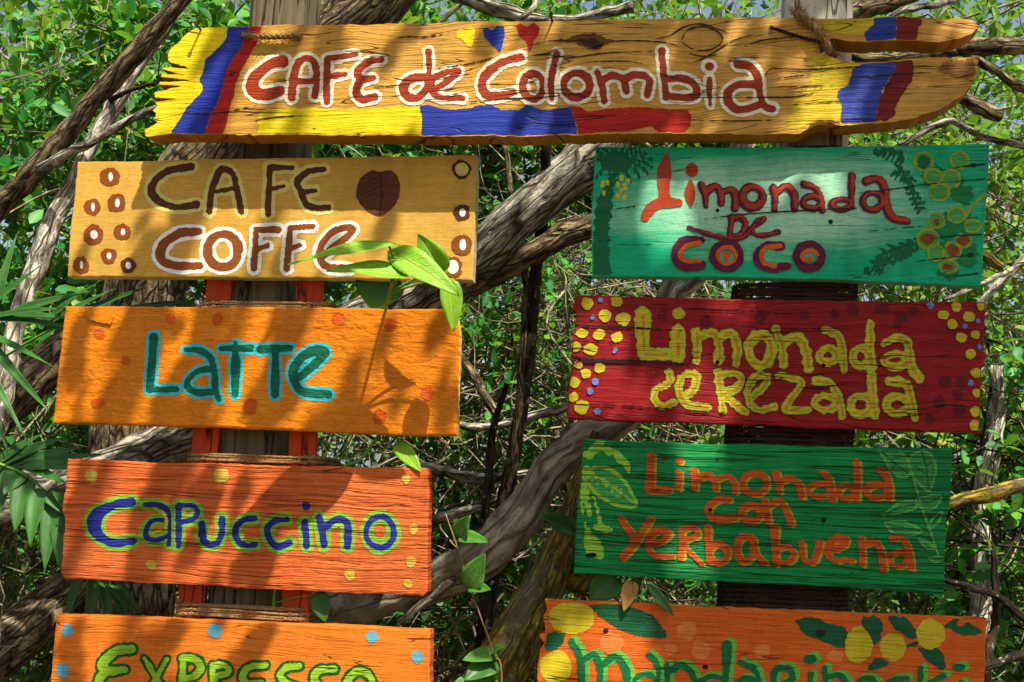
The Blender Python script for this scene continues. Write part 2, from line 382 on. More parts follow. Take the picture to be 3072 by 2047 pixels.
def big_leaf(name, base, tip, width, normal, mat, parent, prof='heart', droop=0.1, fold=0.25, wob=0.0, org=None, seed=0):
    """one broad or blade-like leaf as a grid, with thickness"""
    base = np.array(base); tip = np.array(tip); D = tip - base; L = np.linalg.norm(D); D /= L
    nn = np.array(normal, float); X = np.cross(D, nn); X /= np.linalg.norm(X); Z = np.cross(X, D)
    nl, nw = 12, 6; rg = np.random.default_rng(seed)
    t = np.linspace(0, 1, nl + 1)
    if prof == 'heart': w = np.sin(np.pi * t ** 0.62) ** 0.75 * (1 - 0.25 * t)
    elif prof == 'blade': w = np.minimum(1, 6 * t + 0.25) * (1 - t ** 2.2)
    else: w = np.sin(np.pi * t ** 0.85) ** 0.8
    w[-1] = 0.01; w[0] = max(w[0], 0.04)
    s = np.linspace(-1, 1, nw + 1)
    ph = rg.uniform(0, 6.28)
    P = base + D * (t[:, None, None] * L) + X * (s[None, :, None] * w[:, None, None] * width / 2)
    lift = np.abs(s)[None] * w[:, None] * width / 2 * fold - droop * L * (t[:, None] ** 2) + wob * L * np.sin(t[:, None] * 9 + ph + s[None] * 1.5) * np.abs(s)[None]
    if prof == 'heart': P = P - D * ((np.abs(s)[None, :, None] ** 2) * (np.exp(-t * 5))[:, None, None] * L * 0.13)
    P = P + Z * lift[..., None]
    v = P.reshape(-1, 3); S = nw + 1
    i, j = np.meshgrid(np.arange(nl), np.arange(nw), indexing='ij'); q = (i * S + j).ravel()
    f = np.stack([q, q + 1, q + S + 1, q + S], -1)
    if org is not None: v = v - np.asarray(org)
    uv = np.stack(np.broadcast_arrays(t[:, None], s[None]), -1).reshape(-1, 2)
    o = mesh_obj(name, v, f, mat, parent, True, uv=uv)
    md = o.modifiers.new('thick', 'SOLIDIFY'); md.thickness = 0.0004
    return o

# ---------------------------------------------------------------- painting: signed-distance shapes meshed on the board
CROPS = {1: (400, 0, .425), 2: (1200, 0, .425), 3: (2072, 0, .425), 4: (180, 420, .5525), 5: (130, 880, .5525),
         6: (130, 1340, .5525), 7: (1740, 420, .5525), 8: (1680, 860, .5525), 9: (1680, 1280, .5525), 10: (1580, 1740, .634)}
def cp(c, pts):
    x, y, s = CROPS[c]; p = np.asarray(pts, float).copy(); p[:, 0] = x + p[:, 0] * s; p[:, 1] = y + p[:, 1] * s; return p
def sdf_poly(X, Y, P):
    x1, y1 = P[:, 0], P[:, 1]; x2, y2 = np.roll(x1, -1), np.roll(y1, -1)
    d = np.full(X.shape, 1e9); ins = np.zeros(X.shape, bool)
    for a, b, c, e in zip(x1, y1, x2, y2):
        ux, uy = c - a, e - b; L = ux * ux + uy * uy + 1e-9
        t = np.clip(((X - a) * ux + (Y - b) * uy) / L, 0, 1)
        d = np.minimum(d, np.hypot(X - a - t * ux, Y - b - t * uy))
        cond = (b > Y) != (e > Y)
        with np.errstate(divide='ignore', invalid='ignore'):
            ins ^= cond & (X < ux * (Y - b) / (uy if uy != 0 else 1e-9) + a)
    return np.where(ins, -d, d)
def sdf_stroke(X, Y, P, Wd):
    d = np.full(X.shape, 1e9)
    for i in range(len(P) - 1):
        a, b = P[i]; ux, uy = P[i + 1] - P[i]; L = ux * ux + uy * uy + 1e-9
        t = np.clip(((X - a) * ux + (Y - b) * uy) / L, 0, 1)
        d = np.minimum(d, np.hypot(X - a - t * ux, Y - b - t * uy) - (Wd[i] + (Wd[i + 1] - Wd[i]) * t) / 2)
    return d
def ring(cx, cy, rx, ry=None, a0=0, a1=360):
    ry = ry or rx; a = np.radians(np.linspace(a0, a1, 14)); return [(cx + rx * math.cos(t), cy + ry * math.sin(t)) for t in a]
def rough_edge(X, Y, amp, seed):
    r = np.random.default_rng(seed); o = np.zeros_like(X)
    for k in range(5):
        wl_ = r.uniform(9, 45); th = r.uniform(0, 6.28)
        o += np.sin((X * math.cos(th) + Y * math.sin(th)) / wl_ * 6.28 + r.uniform(0, 6.28))
    return o * amp / 2.2
def march(f, xs, ys):
    """triangles of the region f<0, merged into runs inside"""
    ins = f < 0; full = ins[:-1, :-1] & ins[1:, :-1] & ins[:-1, 1:] & ins[1:, 1:]
    anyi = ins[:-1, :-1] | ins[1:, :-1] | ins[:-1, 1:] | ins[1:, 1:]
    V_, F_ = [], []
    for r in range(full.shape[0]):
        row = np.concatenate([[0], full[r].astype(np.int8), [0]]); d = np.diff(row)
        for a, b in zip(np.where(d == 1)[0], np.where(d == -1)[0]):
            k = len(V_); V_ += [(xs[a], ys[r]), (xs[b], ys[r]), (xs[b], ys[r + 1]), (xs[a], ys[r + 1])]; F_.append((k, k + 3, k + 2, k + 1))
    for r, c in zip(*np.where(anyi & ~full)):
        q = [(xs[c], ys[r], f[r, c]), (xs[c], ys[r + 1], f[r + 1, c]), (xs[c + 1], ys[r + 1], f[r + 1, c + 1]), (xs[c + 1], ys[r], f[r, c + 1])]
        pl = []
        for i in range(4):
            p, n = q[i], q[(i + 1) % 4]
            if p[2] < 0: pl.append((p[0], p[1]))
            if (p[2] < 0) != (n[2] < 0):
                t = p[2] / (p[2] - n[2]); pl.append((p[0] + (n[0] - p[0]) * t, p[1] + (n[1] - p[1]) * t))
        if len(pl) >= 3:
            k = len(V_); V_ += pl; F_.append(tuple(range(k, k + len(pl))))
    return V_, F_
class Board:
    def __init__(s, name, outline, d, thick, mat, edge_mat, label, grain, bev=0.003, jit=2.0, holes=(), group='hand-painted plank signs', seed=1):
        s.d = d; s.n = 0; s.g = grain; s.seed = seed * 1000
        P = np.vstack([o for o in outline])
        s.out = P.copy()
        # resample with small chips
        rg = np.random.default_rng(seed); Q = []
        for i in range(len(P)):
            a, b = P[i], P[(i + 1) % len(P)]; L = np.linalg.norm(b - a); n = max(1, int(L / 14))
            nrm = np.array([b[1] - a[1], a[0] - b[0]]) / (L + 1e-6); ph_ = rg.uniform(0, 6.28, 2)
            for k in range(n):
                j = 0 if k == 0 else rg.normal(0, jit * 0.35) + (rg.random() < 0.06) * -jit * rg.uniform(0.4, 1.4)
                if L > 120: j += jit * 0.7 * (math.sin(k * 14 / 55 + ph_[0]) + math.sin(k * 14 / 130 + ph_[1])) * min(1, k / 4, (n - k) / 4)
                Q.append(a + (b - a) * k / n + nrm * j)
        Q = np.array(Q); s.poly = Q
        c = P.mean(0); s.O = U(c[0], c[1], d)
        s.obj = empty(name, Vector(s.O), -R(YAW)); tag(s.obj, label, 'sign', group)
        L2 = s.local(Q)
        bm = bmesh.new()
        fv = [bm.verts.new((x, 0, z)) for x, z in L2]; bv = [bm.verts.new((x, thick, z)) for x, z in L2]
        n = len(fv); front = bm.faces.new(fv); bm.faces.new(bv[::-1])
        for i in range(n):
            f = bm.faces.new((fv[i], bv[i], bv[(i + 1) % n], fv[(i + 1) % n])); f.material_index = 1
        bmesh.ops.recalc_face_normals(bm, faces=bm.faces[:])
        ed = [e for e in bm.edges if e.verts[0].co.y == 0 and e.verts[1].co.y == 0]
        bmesh.ops.bevel(bm, geom=ed, offset=bev, segments=2, profile=0.6, affect='EDGES', clamp_overlap=True, material=0)
        me = bpy.data.meshes.new('panel'); bm.to_mesh(me); bm.free()
        me.materials.append(mat); me.materials.append(edge_mat)
        s.panel = bpy.data.objects.new('panel', me); col.objects.link(s.panel); s.panel.parent = s.obj
    def local(s, px):
        W = U(px[:, 0], px[:, 1], s.d) - s.O
        return np.stack([W @ EXn, W[:, 2]], -1)
    def press(s, n):
        """uneven brush pressure along a stroke"""
        s.seed += 1; r = np.random.default_rng(s.seed); x = np.arange(n)
        return 1 + 0.09 * np.sin(x / r.uniform(5, 9) + r.uniform(0, 6)) + 0.07 * np.sin(x / r.uniform(2, 4) + r.uniform(0, 6)) + np.linspace(r.uniform(-.08, .1), r.uniform(-.14, .06), n)
    def add(s, name, crop, shapes, layers, amp=1.0, cell=3.0, clip=4.0, label=None):
        """shapes: ('s', width, pts) stroke, ('p', pts) polygon, ('o', width, cx, cy, rx, ry) ring, ('d', cx, cy, rx, ry) disc - in crop pixels.
        layers: (grow, dx, dy, material)"""
        s.seed += 1; k = CROPS[crop][2]; prim = []
        for sh in shapes:
            if sh[0] == 's':
                pts = cp(crop, [p[:2] for p in sh[2]]); w = np.array([(p[2] if len(p) > 2 else sh[1]) * k for p in sh[2]])
                A = catmull(np.column_stack([pts, np.zeros(len(pts)), w]), 6); prim.append(('s', A[:, :2], A[:, 3] * s.press(len(A))))
            elif sh[0] == 'o':
                pts = cp(crop, ring(*sh[2:6])); A = catmull(np.column_stack([pts, np.zeros(len(pts))]), 6)
                prim.append(('s', A[:, :2], sh[1] * k * s.press(len(A))))
            elif sh[0] == 'q':
                q_ = cp(crop, list(sh[1]) + [sh[1][0]]); A = catmull(np.column_stack([q_, np.zeros(len(q_))]), 7); prim.append(('p', A[:-1, :2]))
            elif sh[0] == 'p': prim.append(('p', cp(crop, sh[1])))
            elif sh[0] == 'd': A = catmull(np.column_stack([cp(crop, ring(*(list(sh[1:4]) + [sh[4] if len(sh) > 4 else sh[3]]))), np.zeros(14)]), 7); prim.append(('p', A[:-1, :2]))
        allp = np.vstack([p[1] for p in prim]); mw = max([p[2].max() for p in prim if p[0] == 's'] + [0]) / 2
        grow = max(l[0] for l in layers) * k + mw + 10
        VV, FF, MI, mats = [], [], [], []
        for gi, (g, dx, dy, mat) in enumerate(layers):
            lo = allp.min(0) - grow + np.array([dx, dy]) * k; hi = allp.max(0) + grow + np.array([dx, dy]) * k
            xs = np.arange(lo[0], hi[0] + cell, cell); ys = np.arange(lo[1], hi[1] + cell, cell)
            X, Y = np.meshgrid(xs, ys); Xs, Ys = X - dx * k, Y - dy * k
            f = np.full(X.shape, 1e9)
            for p in prim: f = np.minimum(f, sdf_stroke(Xs, Ys, p[1], p[2]) if p[0] == 's' else sdf_poly(Xs, Ys, p[1]))
            f = f - g * k + rough_edge(X, Y, amp, s.seed + gi * 31)
            f = np.maximum(f, sdf_poly(X, Y, s.poly) + clip)
            v, fc = march(f, xs, ys)
            if not v: continue
            L2 = s.local(np.array(v)); s.n += 1; y = -(0.0004 + 0.00003 * s.n)
            o = len(VV); VV += [(a, y, b) for a, b in L2]; FF += [tuple(i + o for i in q) for q in fc]
            if mat not in mats: mats.append(mat)
            MI += [mats.index(mat)] * len(fc)
        if not VV: return None
        ob = mesh_obj(name, VV, FF, mats, s.panel if name in ('crack', 'nail_hole', 'knot_hole', 'stain', 'worn_patch', 'raised_splinter') else s.obj, False, midx=MI)
        if label: ob['label'] = label
        return ob
# ================================================================ THE SIGNS
def G(seed, sx=3.0, sz=120, relief=0.6, crack=0.4, **k):
    d = dict(seed=seed, sx=sx, sz=sz, relief=relief, crack=crack); d.update(k); return d
def letters(b, crop, items, layers, amp=1.0):
    for it in items: b.add('painted_letter', crop, it, layers, amp)
S = lambda w, *p: ('s', w, list(p))
O = lambda w, cx, cy, rx, ry: ('o', w, cx, cy, rx, ry)
def spots(b, crop, lst, mat, name='painted_dot', amp=1.0):
    for t in lst:
        x, y, r = t[:3]; ry = t[3] if len(t) > 3 else r
        a0 = (x * 7 + y * 3) % 6.28; e = 0.05 * min(r, ry)
        pts = [(x + r * math.cos(a) + e * math.sin(2 * a + a0), y + ry * math.sin(a) + e * math.cos(3 * a + a0) * .8) for a in np.linspace(0, 6.283, 13)[:-1]]
        b.add(name, crop, [('q', pts)], [(0, 0, 0, mat)], amp)

# ---------------------------------------------------------------- long plank: CAFE de Colombia
g = G(1.3, 2.2, 75, 0.9, 0.55, wave=0.10, fine=0.3, bd=0.005, cw=0.010)
OCH = srgb(206, 150, 54)
bm_ = lambda k, c, **kw: board_mat('plank_' + k, c, g, **kw)
pout = np.vstack([cp(1, [(435, 200), (700, 187), (900, 185), (1330, 180), (1700, 175)]), cp(2, [(120, 167), (1000, 150), (1500, 140)]),
    cp(3, [(0, 130), (700, 128), (1300, 124), (1600, 121), (1900, 130), (1990, 146), (2040, 188), (1980, 240), (1890, 275), (1750, 300), (1600, 288), (1440, 285),
           (1230, 298), (1100, 290), (1000, 270), (940, 300), (905, 335), (915, 372), (1000, 402), (1060, 428), (1150, 445), (1300, 437), (1500, 421), (1700, 406), (1990, 404), (2030, 424),
           (2020, 520), (1990, 600), (1900, 690), (1760, 775), (1600, 828), (1430, 862), (1060, 890), (900, 880), (840, 905), (760, 950), (690, 945), (400, 950)]),
    cp(2, [(2000, 945), (1500, 945), (1250, 958), (700, 962)]),
    cp(1, [(2030, 962), (1500, 958), (880, 955), (500, 950), (270, 945), (95, 968), (78, 950), (85, 915), (170, 868), (150, 850), (160, 800), (135, 782), (170, 748), (150, 720), (300, 700),
           (150, 690), (152, 650), (340, 608), (180, 600), (185, 580), (395, 570), (195, 545), (200, 520), (350, 528), (205, 492), (215, 470), (390, 488), (260, 445), (245, 425), (245, 380), (270, 335), (330, 290), (350, 262), (385, 232)])])
plank = Board('painted_sign', pout, 0.0, 0.07, bm_('wood', OCH, streak=srgb(226, 184, 96), var=0.35, rough=0.45), bm_('wood_edge', srgb(176, 118, 34), var=0.3),
              'long forked driftwood plank reading CAFE de Colombia with flag-coloured bands', g, bev=0.004, jit=2.5, seed=11)
YEL = bm_('yellow', srgb(238, 208, 6), var=0.2, streak=srgb(250, 228, 30)); BLU = bm_('blue', srgb(28, 48, 150), var=0.25, streak=srgb(54, 84, 190)); RED = bm_('red', srgb(178, 28, 12), var=0.25)
RDK = bm_('darkred', srgb(120, 26, 18), var=0.3, worn=0.6); YOL = bm_('oldyellow', srgb(210, 180, 22), var=0.3, worn=0.5); BLW = bm_('wornblue', srgb(30, 54, 150), var=0.3, streak=srgb(90, 110, 200), worn=0.7)
CRM = bm_('cream', srgb(240, 232, 200), var=0.12); TRR = bm_('terracotta', srgb(158, 52, 14), var=0.2)
yb = [(665, 180), (660, 270), (600, 340), (510, 420), (500, 490), (465, 570), (490, 605), (485, 650), (380, 760), (330, 840), (270, 930), (275, 960)]
br = [(820, 180), (790, 250), (760, 340), (690, 430), (650, 520), (620, 650), (600, 720), (550, 800), (500, 960)]
rr_ = [(905, 180), (900, 230), (880, 290), (830, 380), (760, 500), (720, 600), (710, 680), (680, 760), (660, 870), (630, 960)]
plank.add('painted_band', 1, [('p', [(350, 150), *yb, (40, 1000), (40, 500)])], [(0, 0, 0, YEL)], clip=1.5)
plank.add('painted_band', 1, [('p', yb + br[::-1])], [(0, 0, 0, BLU)], clip=1.5)
plank.add('painted_band', 1, [('p', br + rr_[::-1])], [(0, 0, 0, RED)], clip=1.5)
plank.add('painted_band', 1, [('p', [(885, 800), (920, 775), (1200, 765), (1500, 775), (1850, 755), (2025, 752), (2045, 830), (2032, 960), (880, 955)])], [(0, 0, 0, YEL)], amp=2)
plank.add('painted_band', 2, [('p', [(135, 750), (200, 740), (300, 770), (400, 775), (500, 765), (560, 742), (630, 742), (720, 775), (840, 780), (910, 735), (1000, 780), (1130, 765), (1205, 752), (1225, 820), (1250, 900), (1250, 965), (150, 970), (160, 850)])], [(0, 0, 0, BLU)])
plank.add('painted_band', 2, [('p', [(1205, 752), (1270, 755), (1320, 790), (1500, 765), (1700, 755), (1900, 775), (2030, 775), (2055, 810), (2050, 890), (1990, 955), (1850, 958), (1780, 890), (1600, 930), (1450, 930), (1260, 960), (1250, 890), (1225, 820)])], [(0, 0, 0, RED)])
plank.add('painted_band', 3, [('p', [(920, 120), (1300, 120), (1290, 180), (1220, 245), (950, 228), (940, 170)])], [(0, 0, 0, YOL)], amp=2.2, clip=2)
plank.add('painted_band', 3, [('p', [(1290, 115), (1455, 115), (1450, 270), (1340, 290), (1250, 305), (1230, 270), (1220, 240), (1295, 170)])], [(0, 0, 0, BLW)], amp=2, clip=2)
plank.add('painted_band', 3, [('p', [(1455, 115), (1640, 115), (1635, 175), (1600, 190), (1605, 260), (1580, 330), (1480, 310), (1450, 270)])], [(0, 0, 0, RDK)], amp=2, clip=2)
plank.add('painted_band', 3, [('p', [(850, 400), (930, 385), (1010, 410), (1120, 435), (1235, 445), (1135, 490), (1135, 560), (1110, 620), (1045, 640), (1045, 700), (1065, 740), (1060, 880), (900, 850), (820, 885), (740, 915), (690, 910), (680, 840), (710, 800), (715, 740), (720, 690), (850, 680), (750, 640), (850, 590), (840, 480)])], [(0, 0, 0, YOL)], amp=3)
plank.add('painted_band', 3, [('p', [(1230, 440), (1440, 430), (1445, 500), (1400, 550), (1350, 640), (1325, 750), (1310, 860), (1080, 870), (1060, 860), (1065, 740), (1035, 690), (1045, 640), (1110, 600), (1135, 530), (1140, 490)])], [(0, 0, 0, BLW)], amp=2)
plank.add('painted_band', 3, [('p', [(1440, 425), (1560, 412), (1580, 500), (1560, 570), (1490, 680), (1450, 740), (1440, 820), (1380, 855), (1310, 858), (1330, 700), (1400, 570), (1445, 500)])], [(0, 0, 0, RDK)], amp=2)
plank.add('painted_heart', 2, [('p', [(395, 230), (420, 205), (465, 218), (500, 185), (530, 210), (525, 270), (505, 340), (480, 330), (440, 280), (400, 265)])], [(0, 0, 0, YEL)])
plank.add('painted_heart', 2, [('p', [(585, 210), (610, 195), (650, 218), (690, 182), (735, 190), (740, 250), (725, 320), (705, 372), (670, 340), (600, 270)])], [(0, 0, 0, BLU)], amp=.4)
plank.add('painted_heart', 2, [('p', [(822, 180), (850, 165), (895, 195), (940, 162), (985, 190), (980, 240), (945, 290), (935, 340), (910, 375), (895, 300), (840, 250)])], [(0, 0, 0, RED)], amp=.4)
LY = [(24, 0, 0, CRM), (0, 0, 0, TRR)]
letters(plank, 1, [
    [S(78, (1055, 435), (980, 452), (900, 505), (845, 575), (850, 640), (925, 672), (1035, 645))],
    [S(52, (1118, 690), (1135, 540), (1170, 440), (1230, 415), (1280, 450), (1297, 560), (1282, 680)), S(50, (1140, 575), (1290, 575))],
    [S(56, (1365, 715), (1368, 560), (1370, 420)), S(46, (1370, 415), (1470, 402), (1570, 385)), S(46, (1375, 545), (1495, 528))],
    [S(50, (1750, 422), (1650, 445), (1588, 505), (1605, 560), (1690, 555)), S(60, (1600, 570), (1573, 640), (1612, 702), (1705, 685))],
    [S(44, (2085, 365), (2090, 480), (2082, 560)), S(58, (2085, 545), (1965, 560), (1905, 620), (1935, 682), (2010, 690), (2070, 630), (2082, 550)), 
     S(46, (2120, 640), (2210, 580), (2295, 505), (2190, 520), (2112, 565), (2108, 640), (2165, 690), (2325, 695))]], LY, 1.2)
letters(plank, 2, [
    [S(62, (850, 408), (740, 435), (650, 490), (588, 560), (585, 640), (640, 682), (760, 668), (850, 640))],
    [O(52, 940, 612, 74, 88)],
    [S(44, (1110, 380), (1080, 480), (1065, 600), (1072, 700))],
    [O(54, 1248, 605, 92, 88)],
    [S(46, (1392, 510), (1425, 610), (1442, 715)), S(52, (1425, 570), (1500, 535), (1570, 560), (1600, 650)), S(52, (1590, 560), (1680, 528), (1758, 570), (1745, 670))],
    [S(54, (1848, 365), (1858, 500), (1880, 690)), S(56, (1880, 565), (1990, 555), (2085, 605), (2085, 680), (1990, 690), (1890, 688))],
    [S(48, (2185, 565, 52), (2182, 640, 50), (2190, 740, 30)), ('d', 2182, 472, 36, 30)]], LY, 1.2)
letters(plank, 3, [[S(60, (335, 455), (425, 475), (478, 560), (490, 680), (525, 755), (578, 770)), S(56, (455, 600), (340, 600), (268, 650), (265, 722), (330, 775), (430, 762), (500, 735))]], LY, 1.2)
CRK = bm_('crack', srgb(52, 30, 12), var=0.2)
for c, pts in ((1, [(340, 800), (600, 800), (880, 745)]), (1, [(820, 862), (1000, 830), (1250, 815)]), (1, [(1700, 620), (1850, 605), (1980, 590)]), (1, [(1840, 275), (1930, 262), (2060, 262), (2230, 235)]),
               (2, [(250, 490), (550, 440), (700, 390)]), (2, [(870, 420), (1000, 385), (1200, 408), (1450, 378), (1800, 362)]), (2, [(1040, 290), (1150, 292), (1260, 300)]),
               (2, [(1440, 300), (1600, 290), (1850, 300), (2010, 345)]), (2, [(1780, 282), (1900, 255), (2000, 195), (2120, 172), (2250, 210), (2350, 250)]), (2, [(1980, 360), (2150, 402), (2300, 368)]),
               (2, [(1985, 290), (2030, 215), (2130, 190), (2240, 225), (2275, 290), (2200, 350), (2080, 355), (1990, 300)]),
               (2, [(1280, 440), (1600, 436), (1760, 470)]), (2, [(500, 722), (760, 700), (1000, 690), (1350, 650)]), (3, [(0, 450), (120, 400), (300, 290), (560, 220)]),
               (3, [(360, 335), (520, 285), (760, 262)]), (3, [(520, 550), (560, 490), (640, 488), (840, 492), (1230, 470)]), (3, [(560, 570), (700, 545), (850, 530)]),
               (3, [(0, 690), (500, 690), (740, 685), (900, 650)]), (3, [(540, 620), (800, 612), (1000, 600)]), (3, [(0, 850), (300, 856), (600, 850)]), (3, [(1160, 545), (1400, 530), (1750, 510)]),
               (3, [(1560, 620), (1750, 610)]), (3, [(720, 742), (1000, 720), (1060, 722)]), (3, [(940, 160), (1250, 155)]), (3, [(1100, 690), (1300, 720)]), (3, [(760, 640), (1000, 606)])):
    q = [(x, y, 3 if i in (0, len(pts) - 1) else 9) for i, (x, y) in enumerate(pts)]
    plank.add('crack', c, [('s', 8, q)], [(0, 0, 0, CRK)], amp=.5, cell=2.0)
plank.add('knot_hole', 2, [('p', [(1050, 290), (1200, 275), (1250, 245), (1380, 238), (1430, 270), (1550, 295), (1450, 310), (1420, 345), (1360, 355), (1290, 332), (1245, 300)])], [(0, 0, 0, bm_('knot', srgb(104, 64, 18), var=0.5)), (-22, 8, 14, CRK)], amp=2)
plank.add('stain', 3, [('p', [(1750, 480), (1800, 440), (1990, 415), (2010, 520), (1960, 560), (1850, 530), (1780, 520)])], [(0, 0, 0, bm_('stain', srgb(150, 102, 34), var=0.3))], amp=4)
plank.add('worn_patch', 3, [('p', [(830, 930), (850, 880), (930, 845), (1050, 870), (1060, 900), (900, 935)])], [(0, 0, 0, bm_('rot', srgb(132, 84, 28), var=0.4))], amp=3)

# ---------------------------------------------------------------- CAFE COFFE
g = G(2.7, 2.5, 130, 0.25, -0.8, wave=0.03, fine=0.25, bd=0.0025, pits=0.0)
bm_ = lambda k, c, **kw: board_mat('cafe_' + k, c, g, **kw)
DL = 0.085
cafe = Board('painted_sign', cp(4, [(95, 118), (420, 116), (1000, 101), (1700, 90), (2262, 80), (2258, 300), (2240, 762), (1500, 752), (900, 746), (40, 741), (60, 450)]), DL, 0.04,
             bm_('ochre', srgb(206, 156, 58), streak=srgb(222, 180, 92), var=0.16), bm_('end', srgb(176, 172, 150), var=0.1), 'ochre board reading CAFE COFFE with coffee bean and brown rings', g, jit=1.2, seed=12)
YC = bm_('paleyellow', srgb(216, 202, 110), var=0.1); WH = bm_('white', srgb(240, 238, 222), var=0.08); DBR = bm_('darkbrown', srgb(84, 44, 14), var=0.2); BRN = bm_('brown', srgb(136, 70, 18), var=0.2)
letters(cafe, 4, [
    [S(44, (712, 147), (600, 165), (522, 215), (497, 272), (530, 328), (620, 365), (742, 352))],
    [S(36, (812, 390), (825, 270), (868, 172), (905, 160), (945, 200), (967, 300), (985, 390)), S(24, (850, 280), (938, 266))],
    [S(38, (1128, 402), (1135, 280), (1140, 155)), S(34, (1140, 150), (1262, 152)), S(26, (1145, 268), (1218, 252))],
    [S(34, (1432, 160), (1345, 175), (1290, 228), (1315, 280), (1385, 275)), S(34, (1310, 285), (1335, 345), (1385, 370), (1455, 368))]], [(20, 0, 0, YC), (0, 0, 0, DBR)], 1.2)
letters(cafe, 4, [
    [S(46, (752, 500), (660, 506), (580, 550), (546, 610), (562, 660), (640, 685), (762, 685))],
    [O(46, 885, 602, 84, 90)],
    [S(36, (1052, 700), (1060, 600), (1065, 500)), S(34, (1065, 490), (1185, 488)), S(26, (1065, 592), (1128, 576))],
    [S(34, (1232, 700), (1240, 600), (1250, 490)), S(32, (1252, 478), (1370, 470)), S(26, (1250, 590), (1305, 572))],
    [S(38, (1425, 632), (1500, 575), (1585, 500), (1575, 478), (1490, 495), (1425, 565), (1412, 640), (1455, 690), (1570, 702))]], [(20, 0, 0, WH), (0, 0, 0, BRN)], 1.2)
cafe.add('painted_coffee_bean', 4, [('q', [(1625, 210), (1690, 168), (1740, 175), (1800, 168), (1840, 215), (1845, 290), (1815, 360), (1735, 415), (1650, 370), (1608, 300)])], [(0, 0, 0, bm_('bean', srgb(92, 48, 18), var=0.25))], .8)
bl = bm_('beanline', srgb(58, 28, 10), var=0.2)
cafe.add('painted_line', 4, [S(9, (1740, 180), (1748, 290), (1736, 405))] + [S(5, (1740, 200 + 26 * i), (1680, 225 + 28 * i), (1628, 262 + 20 * i)) for i in range(5)], [(0, 0, 0, bl)], .5, cell=2)
for x, y, r, wx, wy, dk in ((273, 200, 55, 12, 24, 0), (177, 365, 45, 9, 24, 0), (310, 342, 50, 13, 24, 0), (183, 515, 54, 21, 24, 0), (340, 500, 46, 12, 18, 0), (265, 630, 44, 13, 18, 0),
                            (115, 680, 45, 9, 22, 0), (370, 682, 43, 15, 20, 1), (2180, 160, 52, 36, 36, 1), (2183, 395, 46, 17, 22, 1), (2185, 570, 55, 18, 30, 0), (2130, 690, 56, 33, 38, 0)):
    spots(cafe, 4, [(x, y, r, r * (0.94 + 0.12 * ((x * 13) % 7) / 7))], DBR if dk else BRN, 'painted_ring', 1.8)
    cafe.add('painted_dot', 4, [('d', x + 3, y, wx, wy)], [(0, 0, 0, YC if x == 2180 else WH)], .6, cell=2)

# ---------------------------------------------------------------- LATTE
g = G(3.9, 3.0, 60, 0.3, -0.5, wave=0.05, lumps=1.1, fine=0.2, bd=0.006, pits=0.0)
bm_ = lambda k, c, **kw: board_mat('latte_' + k, c, g, **kw)
latte = Board('painted_sign', cp(5, [(118, 70), (850, 74), (1500, 77), (2215, 85), (2245, 140), (2256, 210), (2245, 770), (1900, 768), (1600, 758), (1500, 750), (900, 725), (400, 712), (50, 705), (78, 420), (95, 300)]), DL, 0.04,
              bm_('orange', srgb(212, 118, 6), streak=srgb(226, 144, 16), var=0.16, rough=0.36), bm_('end', srgb(226, 178, 66), var=0.12), 'amber orange board reading LaTTe in green letters', g, jit=1.6, bev=0.005, seed=13)
TEAL = bm_('teal', srgb(58, 184, 194), var=0.12); DGR = bm_('deepgreen', srgb(0, 92, 66), var=0.18)
letters(latte, 5, [
    [S(46, (600, 238), (590, 380), (578, 522)), S(30, (578, 525), (720, 522))],
    [S(36, (772, 308, 26), (850, 312), (910, 355), (930, 440), (935, 520), (955, 580)), S(36, (925, 412), (845, 420), (788, 470), (785, 510), (840, 540), (930, 535))],
    [S(42, (1045, 270, 26), (1045, 400, 54), (1040, 548, 36)), S(36, (965, 300), (1135, 300))],
    [S(44, (1178, 305), (1340, 298)), S(44, (1258, 300), (1260, 430), (1258, 550))],
    [S(50, (1395, 455), (1475, 385), (1532, 325), (1490, 310), (1415, 340), (1362, 405), (1362, 470), (1410, 535), (1545, 550))]], [(16, 0, 0, TEAL), (0, 0, 0, DGR)], .9)
spots(latte, 5, [(697, 142, 26, 30), (945, 140, 32, 34), (1605, 140, 38, 36), (305, 220, 32, 30), (450, 368, 27, 24), (295, 595, 40, 28), (1125, 617, 38, 44), (1825, 670, 38, 42), (2085, 545, 36, 38), (1885, 170, 38, 34)], bm_('spot', srgb(196, 80, 8), var=0.25), amp=1.5)
# a raised splinter of thick paint
o = latte.add('raised_splinter', 5, [('p', [(222, 100), (260, 78), (370, 90), (385, 130), (370, 172), (300, 158), (245, 140)])], [(0, 0, 0, bm_('orange', srgb(212, 118, 6), streak=srgb(226, 144, 16), var=0.16, rough=0.36))])
md = o.modifiers.new('t', 'SOLIDIFY'); md.thickness = 0.004; md.offset = 1

